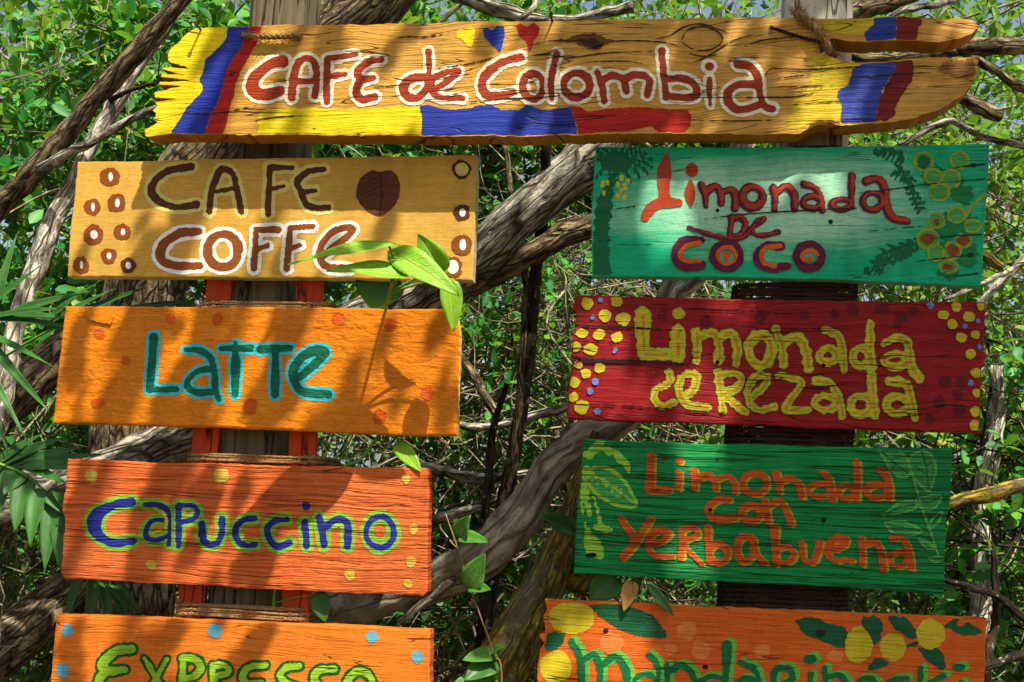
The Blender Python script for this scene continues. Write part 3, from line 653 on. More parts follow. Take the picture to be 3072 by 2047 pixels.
# ---------------------------------------------------------------- CAPUCCINO
g = G(5.1, 2.0, 75, 1.6, 0.1, wave=0.05, fine=0.3, bd=0.008, pits=0.6, groove=0.6)
bm_ = lambda k, c, **kw: board_mat('capu_' + k, c, g, **kw)
capu = Board('painted_sign', cp(6, [(130, 65), (700, 90), (2075, 116), (2093, 150), (2083, 790), (2062, 813), (1250, 776), (700, 746), (110, 717), (95, 690), (105, 520), (116, 400), (100, 350), (120, 200)]), DL, 0.04,
             bm_('rust', srgb(212, 98, 38), streak=srgb(226, 124, 58), var=0.22), bm_('end', srgb(190, 82, 26), var=0.2), 'rust orange grooved board reading Capuccino in blue letters', g, jit=2.2, bev=0.006, seed=14)
LIM = bm_('lime', srgb(128, 178, 40), var=0.15); NAV = bm_('navy', srgb(20, 34, 128), var=0.2, streak=srgb(40, 64, 170)); YLM = bm_('yellowlime', srgb(196, 196, 30), var=0.15)
letters(capu, 6, [
    [S(52, (478, 302, 46), (380, 318), (292, 372, 66), (278, 440, 70), (322, 500), (400, 525), (488, 512, 46))],
    [S(28, (552, 315), (630, 320), (680, 362), (692, 460), (682, 530)), S(28, (680, 402), (600, 402), (562, 440), (560, 490), (610, 508), (672, 488))],
    [S(34, (735, 322), (735, 430), (735, 540)), S(32, (735, 322), (810, 322), (838, 360), (808, 398), (742, 410))],
    [S(38, (862, 422), (868, 500), (902, 532), (950, 518), (970, 460), (970, 392))],
    [S(34, (1148, 390), (1080, 402), (1042, 450), (1060, 518), (1108, 538), (1152, 532))],
    [S(34, (1322, 396), (1260, 402), (1217, 450), (1236, 518), (1280, 543), (1338, 522))],
    [S(36, (1420, 412), (1425, 480), (1430, 540))],
    [S(38, (1497, 385), (1515, 460), (1525, 538)), S(40, (1520, 448), (1590, 397), (1645, 412), (1655, 480), (1650, 540))],
    [O(34, 1830, 465, 76, 84)]], [(21, 0, 0, LIM), (0, 0, 0, NAV)], 1.2)
capu.add('painted_stroke', 6, [S(16, (600, 335), (660, 370), (668, 440)), S(12, (590, 470), (640, 455))], [(0, 0, 0, YLM)], .8)
capu.add('painted_stroke', 6, [O(18, 1828, 458, 44, 48)], [(0, 0, 0, LIM)], .8)
spots(capu, 6, [(1428, 322, 22, 26)], NAV)
spots(capu, 6, [(263, 160, 35, 36), (967, 157, 44, 40), (587, 643, 30, 27), (1970, 175, 27, 24), (2010, 445, 24, 32), (1997, 625, 30, 30), (1665, 697, 30, 32), (1980, 743, 25, 24)], bm_('ochredot', srgb(204, 170, 62), var=0.2, worn=0.6), amp=1.6)

# ---------------------------------------------------------------- EXPRESSO
g = G(6.3, 3.0, 110, 0.7, 0.3, wave=0.04, fine=0.3, bd=0.004)
bm_ = lambda k, c, **kw: board_mat('expr_' + k, c, g, **kw)
expr = Board('painted_sign', cp(6, [(70, 910), (1200, 955), (2098, 995), (2095, 1300), (2082, 1690), (1000, 1630), (12, 1590), (40, 1250)]), DL, 0.045,
             bm_('orange', srgb(222, 114, 22), streak=srgb(234, 142, 44), var=0.18), bm_('end', srgb(196, 92, 20), var=0.2), 'bright orange board reading EXPRESSO with pale blue dots', g, jit=1.4, bev=0.004, seed=15)
LM2 = bm_('lime', srgb(140, 184, 34), var=0.18, streak=srgb(170, 200, 50)); GRN = bm_('green', srgb(0, 84, 26), var=0.2)
letters(expr, 6, [
    [S(50, (480, 1100, 44), (395, 1112), (325, 1175), (345, 1218), (445, 1210, 40)), S(56, (335, 1220), (302, 1275), (312, 1340), (400, 1380), (500, 1370))],
    [S(32, (550, 1150, 24), (600, 1235), (690, 1400)), S(32, (672, 1155, 24), (605, 1270), (540, 1390))],
    [S(40, (758, 1400), (755, 1280), (758, 1165)), S(40, (758, 1152), (825, 1155), (855, 1200), (820, 1245), (765, 1265))],
    [S(36, (922, 1400), (920, 1215)), S(34, (922, 1190), (985, 1188), (1005, 1230), (930, 1262), (1020, 1390))],
    [S(40, (1208, 1188, 30), (1125, 1195), (1082, 1240), (1105, 1288), (1180, 1285)), S(42, (1100, 1290), (1078, 1340), (1120, 1390), (1210, 1385))],
    [S(40, (1392, 1192, 30), (1322, 1200), (1285, 1245), (1330, 1290), (1390, 1320), (1370, 1380), (1290, 1390))],
    [S(42, (1583, 1208, 36), (1500, 1215), (1470, 1260), (1510, 1310), (1580, 1340), (1560, 1400), (1480, 1410))],
    [O(44, 1720, 1312, 72, 92)]], [(15, 0, 0, GRN), (0, 0, 0, LM2)], 1.2)
spots(expr, 6, [(130, 997, 32, 36), (932, 1000, 38, 43), (1785, 1033, 33, 32), (2030, 1142, 35, 35), (105, 1217, 36, 40)], bm_('bluedot', srgb(92, 164, 182), var=0.15, worn=0.3), amp=1.3)

# ---------------------------------------------------------------- LIMONADA DE COCO
DR = 0.05
g = G(7.7, 2.0, 90, 0.25, 0.35, wave=0.08, fine=0.2, bd=0.003, cw=0.006, pits=0.1)
bm_ = lambda k, c, **kw: board_mat('coco_' + k, c, g, **kw)
coco = Board('painted_sign', cp(7, [(85, 35), (1000, 40), (1600, 32), (2225, 21), (2218, 200), (2178, 795), (1800, 778), (1300, 756), (65, 741), (60, 450)]), DR, 0.032,
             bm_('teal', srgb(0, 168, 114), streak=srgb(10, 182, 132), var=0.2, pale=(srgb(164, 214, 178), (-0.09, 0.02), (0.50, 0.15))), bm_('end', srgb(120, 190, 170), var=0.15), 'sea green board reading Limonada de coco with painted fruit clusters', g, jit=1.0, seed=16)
PUR = bm_('purple', srgb(92, 14, 50), var=0.25); RST = bm_('rust', srgb(168, 58, 14), var=0.2); ORG = bm_('orange', srgb(206, 92, 22), var=0.2)
DGL = bm_('darkgreen', srgb(0, 98, 56), var=0.25); OLY = bm_('olive', srgb(136, 158, 40), var=0.25); MGR = bm_('midgreen', srgb(8, 120, 62), var=0.25)
coco.add('painted_palm_trunk', 7, [S(90, (120, 760), (115, 560), (125, 400), (150, 280, 60), (190, 180, 30))], [(0, 0, 0, DGL)], 4)
rg = np.random.default_rng(3)
coco.add('painted_palm_fronds', 7, [S(16, (200, 130), (200 + 170 * math.cos(a) * .6, 130 + 60 * math.sin(a) - 30), (200 + 190 * math.cos(a), 130 + 105 * math.sin(a))) for a in np.linspace(-3.3, 2.2, 17)] + [('d', 200, 120, 90, 60)], [(0, 0, 0, DGL)], 4)
coco.add('painted_coconuts', 7, [('d', x + rg.normal(0, 4), y + rg.normal(0, 4), 12, 17) for x, y in ((115, 255), (150, 235), (130, 290), (215, 245), (245, 235), (225, 280), (205, 310), (250, 265), (240, 310), (220, 210), (262, 215))], [(0, 0, 0, bm_('gold', srgb(192, 182, 44), var=0.2))], 2)
for cx, cy, ang, n, L in ((1700, 70, 0.35, 7, 62), (1770, 190, 0.6, 5, 60), (1830, 310, 1.0, 6, 60), (1720, 600, -0.3, 8, 90), (1620, 690, 0.1, 4, 60), (1790, 590, -0.5, 6, 70)):
    coco.add('painted_leaf', 7, [S(20, (cx - n * 13 * math.cos(ang), cy - n * 13 * math.sin(ang), 10), (cx, cy - 8, 22), (cx + n * 13 * math.cos(ang), cy + n * 13 * math.sin(ang), 8))] + [S(18, (cx + (i - n / 2) * 26 * math.cos(ang), cy + (i - n / 2) * 26 * math.sin(ang), 12), (cx + (i - n / 2) * 26 * math.cos(ang) - 10 * sd_, cy + (i - n / 2) * 26 * math.sin(ang) + L * .38 * sd_, 24), (cx + (i - n / 2) * 26 * math.cos(ang) - 26, cy + (i - n / 2) * 26 * math.sin(ang) + L * .75 * sd_, 6)) for i in range(n) for sd_ in ((1, -.6) if i % 2 else (1,))], [(0, 0, 0, DGL)], 3)
coco.add('painted_foliage', 7, [('d', 1920, 200, 60, 60), ('d', 2040, 240, 50, 45), ('d', 1990, 470, 70, 70), ('d', 2080, 450, 70, 60), ('d', 2100, 620, 60, 70), ('d', 1960, 600, 70, 60), ('d', 2080, 300, 60, 50), ('d', 2000, 720, 60, 40)], [(0, 0, 0, MGR)], 6)
FIL = bm_('fruitgreen', srgb(70, 150, 66), var=0.35)
spots(coco, 7, [(1865, 120, 50, 50), (2060, 112, 46, 42), (1918, 200, 44, 38), (2015, 212, 46, 46), (1950, 285, 50, 44), (1935, 440, 40, 38), (2045, 410, 44, 38), (2130, 470, 42, 32), (1890, 540, 54, 50), (2080, 550, 42, 34), (2022, 602, 44, 44), (1930, 612, 40, 44), (2000, 690, 48, 32)], FIL, 'painted_fruit', 3)
for x, y, rx, ry in ((1865, 120, 50, 50), (2060, 112, 48, 44), (1918, 200, 46, 40), (2015, 212, 48, 48), (1950, 285, 52, 46), (1935, 440, 42, 40), (2045, 410, 46, 40), (2130, 470, 44, 34), (1890, 540, 58, 52), (2080, 550, 44, 36), (2022, 602, 46, 46), (1930, 612, 42, 46), (2000, 690, 50, 34)):
    coco.add('painted_fruit', 7, [O(12, x, y, rx, ry)], [(0, 0, 0, OLY)], 1.5)
coco.add('painted_stem', 7, [S(15, (2205, 290), (2135, 355), (2095, 410))], [(0, 0, 0, OLY)], 1.5)
coco.add('painted_stem', 7, [S(16, (1830, 530), (1860, 490), (1910, 480))], [(0, 0, 0, OLY)], 1.5)
spots(coco, 7, [(1888, 540, 36, 30), (2080, 550, 38, 24), (2022, 602, 32, 32), (1998, 690, 28, 16), (1940, 448, 14, 20)], bm_('fruitbrown', srgb(132, 62, 20), var=0.3), 'painted_fruit_heart', 2)
spots(coco, 7, [(1865, 120, 34, 34)], DGL, 'painted_fruit_heart', 2)
letters(coco, 7, [
    [S(60, (470, 85, 26), (458, 170, 68), (455, 250, 76), (460, 330, 80)), S(54, (535, 342, 50), (450, 342, 56), (395, 362, 60), (365, 400, 52), (352, 425, 40))],
    [S(50, (600, 228, 24), (597, 300, 60), (603, 360, 14)), ('d', 607, 165, 34, 38)],
], [(0, 0, 0, RST)], .9)
LP = [(3, -3, 3, PUR), (-8, 3, -2, RST)]
letters(coco, 7, [
    [S(34, (660, 242), (680, 300), (685, 358)), S(36, (680, 285), (735, 250), (765, 290), (768, 345)), S(36, (768, 285), (825, 268), (845, 310), (843, 372))],
    [O(42, 938, 308, 56, 54)],
    [S(34, (1050, 258), (1062, 320), (1056, 378)), S(36, (1060, 290), (1120, 250), (1162, 290), (1168, 372))],
    [S(32, (1215, 238), (1282, 262), (1310, 320), (1318, 380)), O(32, 1262, 338, 50, 32)],
    [S(32, (1478, 190), (1475, 290), (1478, 365)), O(30, 1420, 348, 52, 26)],
    [S(44, (1555, 222), (1620, 212), (1660, 270), (1666, 360), (1700, 420), (1778, 440, 34)), O(34, 1590, 332, 52, 46)],
    [S(32, (828, 415), (820, 470), (815, 520)), S(32, (820, 418), (880, 422), (900, 468), (872, 512), (820, 528))],
    [S(24, (590, 472, 14), (700, 510), (800, 532), (880, 530), (935, 480), (1005, 428), (965, 435), (938, 485), (955, 512), (1010, 516), (1080, 498))]], LP, 1.2)
letters(coco, 7, [
    [S(44, (655, 545), (560, 548), (512, 612), (540, 678), (600, 695), (665, 682))], [O(44, 797, 630, 72, 68)], [S(42, (1090, 578), (1010, 575), (962, 622), (975, 680), (1050, 700), (1125, 685))], [O(46, 1245, 632, 70, 66)]], [(0, 0, 0, PUR)], 1.2)
for sh in ([S(24, (648, 560), (575, 578), (545, 630), (590, 662), (650, 655))], [O(20, 797, 628, 50, 46)], [S(26, (1085, 578), (1015, 585), (985, 625), (1000, 668), (1060, 690))], [S(22, (1290, 625), (1255, 600), (1212, 620), (1210, 650), (1260, 648))]):
    coco.add('painted_stroke', 7, sh, [(0, 0, 0, ORG)], 1.2)
spots(coco, 7, [(797, 628, 22, 22)], ORG)
CK = bm_('crack', srgb(6, 34, 24), var=0.1)
for pts in ([(1480, 295), (1700, 268), (1900, 240), (2195, 215)], [(1960, 165), (2120, 140), (2200, 132)], [(1790, 665), (2000, 640), (2140, 625)], [(1900, 750), (2080, 735), (2160, 725)], [(1860, 545), (2000, 525), (2180, 515)], [(560, 445), (900, 405), (1300, 380), (1500, 372)], [(80, 552), (165, 546)], [(1540, 500), (1850, 470)], [(80, 390), (300, 362)]):
    coco.add('crack', 7, [('s', 6, [(x, y, 2 if i == 0 else 6) for i, (x, y) in enumerate(pts)])], [(0, 0, 0, CK)], .5, cell=2)
spots(coco, 7, [(1360, 447, 13), (747, 385, 10), (2135, 140, 20, 11), (2120, 625, 18, 12), (1420, 640, 5)], CK, 'nail_hole', .4)

# ---------------------------------------------------------------- LIMONADA CEREZADA
g = G(9.1, 2.6, 70, 0.8, 0.5, wave=0.06, fine=0.3, bd=0.004)
bm_ = lambda k, c, **kw: board_mat('cere_' + k, c, g, **kw)
cere = Board('painted_sign', cp(8, [(85, 45), (300, 50), (1000, 70), (1700, 78), (2310, 86), (2302, 350), (2318, 375), (2298, 400), (2310, 425), (2290, 445), (2285, 560), (2280, 796), (1700, 775), (1300, 762), (700, 738), (40, 716), (45, 560), (62, 420), (110, 408), (115, 392), (62, 385), (70, 250), (100, 215), (82, 205), (88, 150), (72, 110)]), DR, 0.035,
             bm_('crimson', srgb(138, 10, 14), streak=srgb(170, 26, 36), var=0.34), bm_('end', srgb(170, 60, 50), var=0.2), 'crimson board reading Limonada cerezada with yellow and blue dots', g, jit=2.0, seed=17)
YDT = bm_('yellowdot', srgb(196, 180, 26), var=0.2, worn=0.3); BDT = bm_('bluedot', srgb(92, 132, 190), var=0.2); MRN = bm_('maroon', srgb(96, 10, 14), var=0.2)
spots(cere, 8, [(1590, 130, 36), (1750, 122, 40, 34), (1490, 145, 26), (1850, 168, 34), (1920, 135, 30), (795, 190, 34), (1090, 168, 32), (2090, 520, 38, 34), (2170, 670, 40, 32), (1330, 160, 26), (2060, 630, 32), (2180, 520, 34), (2010, 720, 30), (2160, 590, 30), (1840, 200, 26), (560, 160, 30)], MRN, 'painted_spot', 2)
LG = bm_('lime', srgb(158, 180, 44), var=0.15); OLB = bm_('ochre', srgb(176, 138, 16), var=0.2); YLW = bm_('yellow', srgb(198, 178, 24), var=0.2)
LC = [(0, 0, 0, LG), (-9, 0, 0, YLW)]
cer1 = [
    [S(76, (448, 150), (450, 260), (455, 365)), S(66, (460, 368), (580, 368))],
    [S(78, (640, 250), (640, 380)), ('d', 645, 147, 34, 33)],
    [S(52, (738, 252), (745, 330), (740, 405)), S(52, (745, 278), (830, 252), (862, 320), (860, 400)), S(54, (865, 275), (930, 255), (962, 330), (955, 420))],
    [O(60, 1088, 345, 62, 82)],
    [S(50, (1170, 232), (1205, 320), (1212, 425)), S(52, (1205, 305), (1290, 275), (1332, 340), (1348, 445))],
    [S(42, (1438, 235), (1510, 270), (1535, 360), (1540, 455)), O(44, 1455, 375, 48, 38)],
    [S(52, (1685, 195), (1682, 330), (1690, 440)), O(46, 1632, 385, 44, 48)],
    [S(50, (1760, 308), (1832, 278), (1890, 312), (1902, 420), (1948, 498)), O(48, 1822, 402, 62, 34)],
    [S(42, (590, 468), (595, 520), (525, 560), (512, 622), (560, 648), (622, 630))],
    [S(44, (670, 605), (722, 562), (742, 492), (700, 472), (652, 510), (650, 580), (692, 640), (800, 658))],
    [S(42, (858, 470), (870, 570), (885, 678)), S(42, (868, 482), (950, 472), (985, 510), (950, 560), (890, 588), (1005, 680))],
    [S(44, (1045, 600), (1108, 540), (1118, 485), (1060, 492), (1022, 560), (1032, 640), (1090, 670), (1165, 652))],
    [S(44, (1185, 485), (1310, 520), (1225, 660), (1345, 672))],
    [S(46, (1392, 510), (1470, 530), (1518, 620), (1530, 705)), O(42, 1442, 632, 62, 38)],
    [S(52, (1690, 485), (1697, 590), (1708, 695)), O(46, 1632, 645, 54, 52)],
    [S(48, (1792, 512), (1880, 532), (1905, 620), (1930, 715)), O(46, 1832, 642, 62, 46)]]
letters(cere, 8, cer1, LC, 2.0)
cere.add('painted_brush_lines', 8, [(('s', 13, [(p[0] + 4, p[1] + 2) for p in sh[2]]) if sh[0] == 's' else ('o', 9, *sh[2:])) for it in cer1 for sh in it if sh[0] in 'so'], [(0, 0, 0, OLB)], 2.4)
spots(cere, 8, [(148, 95, 33), (308, 80, 32), (245, 160, 36, 34), (343, 178, 40, 36), (120, 255, 35, 24), (213, 262, 33, 30), (310, 275, 30), (88, 330, 28), (168, 342, 39, 33), (100, 425, 25), (215, 443, 31, 28), (142, 472, 27), (78, 520, 30), (72, 600, 26), (120, 655, 38),
    (2080, 155, 31, 25), (2150, 110, 28), (2220, 165, 34, 28), (2285, 108, 24), (2130, 205, 29), (2178, 280, 30, 27), (2255, 262, 25), (2230, 370, 28), (2260, 470, 28), (2262, 580, 24), (2255, 678, 30), (2252, 755, 30)], YDT, amp=1.6)
spots(cere, 8, [(220, 72, 14), (177, 167, 14), (300, 347, 14), (193, 518, 20), (165, 570, 17), (205, 677, 18), (2012, 102, 20), (2267, 187, 15), (2198, 217, 15), (2278, 327, 14), (2232, 525, 16)], BDT, amp=1.3)
CK = bm_('crack', srgb(34, 8, 8), var=0.1)
for pts, w in (([(85, 212), (300, 220), (700, 242)], 11), ([(130, 402), (400, 408), (750, 425)], 20), ([(700, 120), (1000, 135), (1300, 150)], 5), ([(75, 300), (300, 305)], 5), ([(1300, 560), (1700, 520), (2000, 540)], 4), ([(80, 640), (400, 650), (900, 690)], 5)):
    cere.add('crack', 8, [('s', w, [(x, y, 3 if i == len(pts) - 1 else w) for i, (x, y) in enumerate(pts)])], [(0, 0, 0, CK)], 1.2, cell=2)
spots(cere, 8, [(855, 412, 12), (1430, 430, 12), (135, 395, 16, 10)], CK, 'nail_hole', .4)

# ---------------------------------------------------------------- LIMONADA CON YERBABUENA
g = G(10.7, 2.2, 85, 1.5, 0.15, wave=0.03, fine=0.3, bd=0.008, cw=0.012, pits=0.9, groove=1.0)
bm_ = lambda k, c, **kw: board_mat('yerb_' + k, c, g, **kw)
yerb = Board('painted_sign', cp(9, [(125, 65), (700, 90), (1400, 105), (2132, 120), (2126, 300), (2116, 462), (2098, 478), (2094, 600), (2090, 914), (1700, 885), (1300, 862), (800, 835), (75, 796), (90, 500)]), DR, 0.035,
             bm_('green', srgb(0, 136, 62), streak=srgb(4, 154, 78), var=0.3), bm_('end', srgb(10, 110, 80), var=0.2), 'deep green grooved board reading Limonada con Yerbabuena with mint leaves', g, jit=1.6, seed=18)
LGR = bm_('lightgreen', srgb(150, 204, 60), var=0.2); MG2 = bm_('leafgreen', srgb(104, 186, 88), var=0.2); ORG = bm_('orange', srgb(206, 84, 14), var=0.22); YEL2 = bm_('mustard', srgb(178, 160, 22), var=0.2)
yerb.add('painted_leaf', 9, [S(48, (235, 70), (200, 110), (160, 150)), S(34, (130, 150), (230, 125), (320, 160), (365, 215), (378, 250, 12)), S(20, (250, 130), (330, 190))], [(0, 0, 0, LGR)], 2.5)
yerb.add('painted_leaf', 9, [('q', [(115, 235), (250, 222), (350, 295), (418, 430), (330, 436), (225, 395), (150, 320)])], [(0, 0, 0, bm_('paleleaf', srgb(58, 164, 76), var=0.25)), ], 2.5)
yerb.add('painted_leaf', 9, [S(18, (120, 235), (250, 225), (350, 300), (415, 425), (330, 432), (230, 390), (150, 310), (115, 260)), S(9, (130, 240), (250, 300), (400, 415)), ('d', 150, 250, 26, 40)] +
         [('d', 175 + 26 * (i % 7) + rg.normal(0, 6), 255 + 20 * (i // 7) + 14 * (i % 7) + rg.normal(0, 5), 8, 6) for i in range(28)], [(0, 0, 0, LGR)], 2)
yerb.add('painted_leaf', 9, [S(60, (125, 340, 60), (140, 400, 40), (160, 480, 18)), S(18, (190, 390), (205, 470), (220, 530)), S(44, (200, 545), (265, 560)), S(70, (150, 575, 40), (180, 650, 90), (222, 705, 40)), S(12, (120, 420), (140, 560))], [(0, 0, 0, LGR)], 3)
VN = bm_('veindark', srgb(0, 104, 50), var=0.2); MG3 = bm_('leafmid', srgb(58, 158, 74), var=0.25)
for poly, veins in (([(1905, 150), (1985, 128), (2042, 195), (2035, 280), (2002, 352), (1925, 285), (1888, 200)], [[(1965, 140), (1992, 240), (2000, 340)], [(1985, 220), (2025, 190)], [(1990, 260), (1925, 215)]]),
                    ([(1730, 125), (1800, 148), (1872, 150), (1905, 262), (1830, 272), (1778, 210)], [[(1745, 135), (1820, 200), (1895, 258)], [(1800, 180), (1850, 165)], [(1820, 205), (1800, 235)]]),
                    ([(1930, 392), (2000, 372), (2072, 372), (2045, 440), (1960, 452)], [[(1940, 400), (2000, 410), (2060, 385)]]),
                    ([(1755, 480), (1830, 415), (1920, 402), (1935, 445), (1840, 475)], [[(1770, 472), (1850, 440), (1925, 425)]]),
                    ([(1758, 520), (1860, 512), (1965, 562), (1900, 595), (1800, 575)], [[(1770, 528), (1860, 550), (1955, 565)]]),
                    ([(1990, 545), (2040, 478), (2078, 465), (2060, 520), (2010, 560)], [[(2000, 548), (2068, 475)]]),
                    ([(1945, 610), (1990, 620), (2042, 670), (1980, 660)], []), ([(2000, 712), (2085, 705), (2090, 728), (2020, 738)], [])):
    yerb.add('painted_leaf', 9, [('q', poly)], [(2, 0, 0, MG2), (-9, 0, 0, MG3)], 1.6)
    if veins: yerb.add('painted_vein', 9, [S(8, *v_) for v_ in veins], [(0, 0, 0, VN)], .8, cell=2)
yerb.add('painted_stem', 9, [S(13, (1890, 190), (1925, 300), (1960, 430), (2000, 540), (2055, 700))], [(0, 0, 0, MG2)], 1.5)
letters(yerb, 9, [
    [S(42, (495, 160), (490, 260), (486, 342)), S(38, (490, 345), (585, 345))],
    [S(42, (647, 250), (642, 335)), ('d', 650, 188, 22, 20)],
    [S(36, (727, 242), (732, 338)), S(36, (732, 292), (800, 266), (840, 300), (843, 342)), S(36, (846, 288), (910, 270), (945, 310), (950, 355))],
    [O(36, 1055, 310, 66, 56)],
    [S(34, (1172, 252), (1190, 358)), S(36, (1185, 305), (1250, 282), (1298, 320), (1310, 378))],
    [S(36, (1425, 247), (1460, 292), (1480, 395)), O(32, 1405, 346, 58, 36)],
    [S(38, (1607, 190), (1612, 300), (1607, 395)), O(36, 1555, 356, 44, 36)],
    [S(36, (1740, 235), (1780, 292), (1785, 388)), O(34, 1716, 350, 56, 36)],
    [S(42, (915, 398), (842, 402), (802, 458), (842, 503), (950, 495))],
    [O(36, 1036, 470, 52, 44)],
    [S(34, (1110, 400), (1128, 515)), S(34, (1128, 432), (1190, 403), (1222, 450), (1255, 528))],
    [S(40, (326, 497), (370, 560), (410, 610)), S(40, (490, 503), (420, 612), (338, 712))],
    [S(36, (490, 640), (550, 620), (590, 582), (540, 562), (490, 592), (477, 650), (510, 698), (608, 704))],
    [S(36, (660, 562), (660, 640), (656, 712)), S(34, (660, 562), (720, 547), (745, 590), (668, 635), (768, 745))],
    [S(38, (800, 545), (805, 640), (810, 735)), O(38, 857, 690, 50, 50)],
    [S(36, (1040, 605), (982, 602), (957, 668), (990, 732), (1043, 700), (1048, 612), (1065, 690), (1108, 738))],
    [S(38, (1165, 552), (1165, 650), (1170, 745)), O(36, 1217, 697, 50, 44)],
    [S(36, (1312, 637), (1322, 718), (1365, 738), (1394, 690), (1408, 628))],
    [S(36, (1465, 672), (1530, 650), (1548, 612), (1490, 612), (1452, 660), (1472, 718), (1585, 728))],
    [S(34, (1635, 607), (1640, 748)), S(36, (1640, 650), (1700, 622), (1740, 680), (1753, 775))],
    [S(36, (1800, 607), (1860, 612), (1890, 680), (1905, 770)), O(34, 1836, 720, 48, 40)]], [(-3, 16, 7, YEL2), (0, 0, 0, ORG)], 1.3)
spots(yerb, 9, [(1433, 510, 12), (815, 452, 11), (170, 698, 30, 13), (1375, 507, 5), (855, 180, 5), (1582, 797, 5)], bm_('hole', srgb(14, 22, 14), var=0.1), 'nail_hole', .6)

# ---------------------------------------------------------------- MANDARINOSKI
g = G(12.1, 2.8, 80, 0.6, 0.3, wave=0.05, fine=0.3, bd=0.004)
bm_ = lambda k, c, **kw: board_mat('mand_' + k, c, g, **kw)
mand = Board('painted_sign', cp(10, [(85, 92), (400, 104), (900, 130), (1500, 155), (2180, 182), (2172, 300), (2160, 800), (1000, 760), (40, 715), (50, 420), (62, 330), (82, 300), (58, 265), (88, 240), (78, 170), (95, 140)]), DR - 0.01, 0.04,
             bm_('orange', srgb(210, 92, 16), streak=srgb(222, 116, 34), var=0.2), bm_('end', srgb(196, 110, 60), var=0.2), 'orange board reading Mandarinoski with painted yellow fruit and dark leaves', g, jit=2.0, seed=19)
DG = bm_('darkgreen', srgb(8, 84, 46), var=0.25, worn=0.4); LG3 = bm_('green', srgb(96, 176, 60), var=0.2); MDG = bm_('midgreen', srgb(0, 104, 54), var=0.2); FRT = bm_('fruit', srgb(196, 176, 26), var=0.22); LOR = bm_('paleorange', srgb(222, 122, 52), var=0.15)
spots(mand, 10, [(680, 325, 32), (825, 335, 46), (1115, 340, 37), (1460, 360, 40, 28), (760, 240, 50, 46), (400, 300, 60, 50)], LOR, amp=2.5)
for P in ([(290, 125), (400, 112), (560, 150), (650, 230), (660, 272), (560, 272), (450, 240), (370, 190)], [(1270, 190), (1350, 180), (1450, 210), (1520, 240), (1500, 318), (1400, 290), (1310, 250)], [(1705, 168), (1790, 180), (1850, 260), (1820, 278), (1740, 230)],
          [(1850, 320), (1950, 330), (1985, 422), (1900, 392)], [(1975, 225), (2010, 190), (2050, 178), (2035, 215), (2100, 210), (2152, 245), (2080, 266), (2020, 240)], [(1590, 170), (1620, 178), (1650, 172), (1685, 210), (1670, 280), (1640, 300), (1590, 220)], [(1608, 430), (1650, 368), (1712, 395), (1670, 420)], [(100, 250), (180, 252), (150, 325), (92, 325)], [(1795, 310), (1850, 290), (1850, 310), (1800, 325)]):
    mand.add('painted_leaf', 10, [('q', P)], [(0, 0, 0, DG)], 2.5)
spots(mand, 10, [(215, 180, 108, 78), (140, 410, 76, 78), (1570, 308, 66, 86), (1733, 320, 63, 66), (1910, 256, 69, 72)], FRT, 'painted_fruit', 1.6)
letters(mand, 10, [
    [S(40, (215, 290), (255, 370), (265, 520)), S(40, (268, 380), (320, 352), (350, 420), (345, 520)), S(40, (362, 400), (420, 362), (470, 420), (480, 520))],
    [S(34, (580, 352), (620, 400), (630, 510)), O(32, 565, 490, 56, 46)],
    [S(38, (665, 402), (670, 520)), S(38, (685, 425), (740, 402), (790, 450), (802, 520))],
    [S(50, (950, 308), (946, 420), (940, 520)), O(34, 885, 495, 60, 42)],
    [S(36, (1012, 390), (1080, 420), (1112, 510)), O(34, 1045, 500, 56, 36)],
    [S(36, (1170, 520), (1180, 425), (1240, 418), (1258, 465), (1195, 500))],
    [S(34, (1345, 445), (1345, 530)), ('d', 1345, 373, 36, 28)],
    [S(36, (1412, 412), (1420, 520)), S(36, (1430, 455), (1490, 452), (1530, 520))],
    [O(36, 1612, 510, 50, 50)], [S(36, (1800, 462), (1722, 472), (1722, 520), (1790, 560))],
    [S(34, (1868, 415), (1860, 540)), S(34, (1975, 450), (1880, 512), (1960, 560))],
    [S(36, (2060, 485), (2055, 560)), ('d', 2047, 413, 36, 22)]], [(0, 14, -6, LG3), (-4, -3, 3, MDG)], 1.4)
spots(mand, 10, [(1390, 250, 24, 18), (845, 412, 14, 10), (375, 240, 12)], bm_('hole', srgb(30, 18, 10), var=0.1), 'nail_hole', .6)
# ================================================================ POSTS, SLATS, ROPES
def timber_mat(name, a, b, dark, su=60, sv=3):
    m = NT(name); tc = m.new('ShaderNodeTexCoord').outputs['Object']
    n = m.noise(m.mapping(tc, (su, su, sv)), 1.0, 6, 0.65, 0.4); n2 = m.noise(m.mapping(tc, (su * .25, su * .25, sv * .4)), 1.0, 3, 0.6)
    cr = m.ramp(m.math('ABSOLUTE', m.math('SUBTRACT', n2, 0.5)), [(0.0, 1.0), (0.02, 0.0)])
    c = m.mix(m.ramp(n, [(0.3, 0.0), (0.7, 1.0)]), a, b); c = m.mix(cr, c, dark)
    m.bump(m.math('SUBTRACT', n, cr), 0.8, 0.006)
    return m.done(c, 0.8, 0.2)
TIMB = timber_mat('weathered_timber', srgb(72, 64, 46), srgb(112, 100, 74), srgb(22, 17, 11))
TIMG = timber_mat('grey_timber', srgb(176, 168, 146), srgb(214, 206, 184), srgb(84, 76, 60))
SLAT = timber_mat('slat_paint', srgb(156, 48, 14), srgb(180, 66, 22), srgb(70, 24, 10), 40, 3)
ROPEM = timber_mat('jute', srgb(120, 88, 48), srgb(176, 140, 88), srgb(60, 42, 22), 300, 300)
ROPED = timber_mat('tarred_rope', srgb(40, 28, 15), srgb(72, 50, 26), srgb(14, 10, 6), 300, 300)
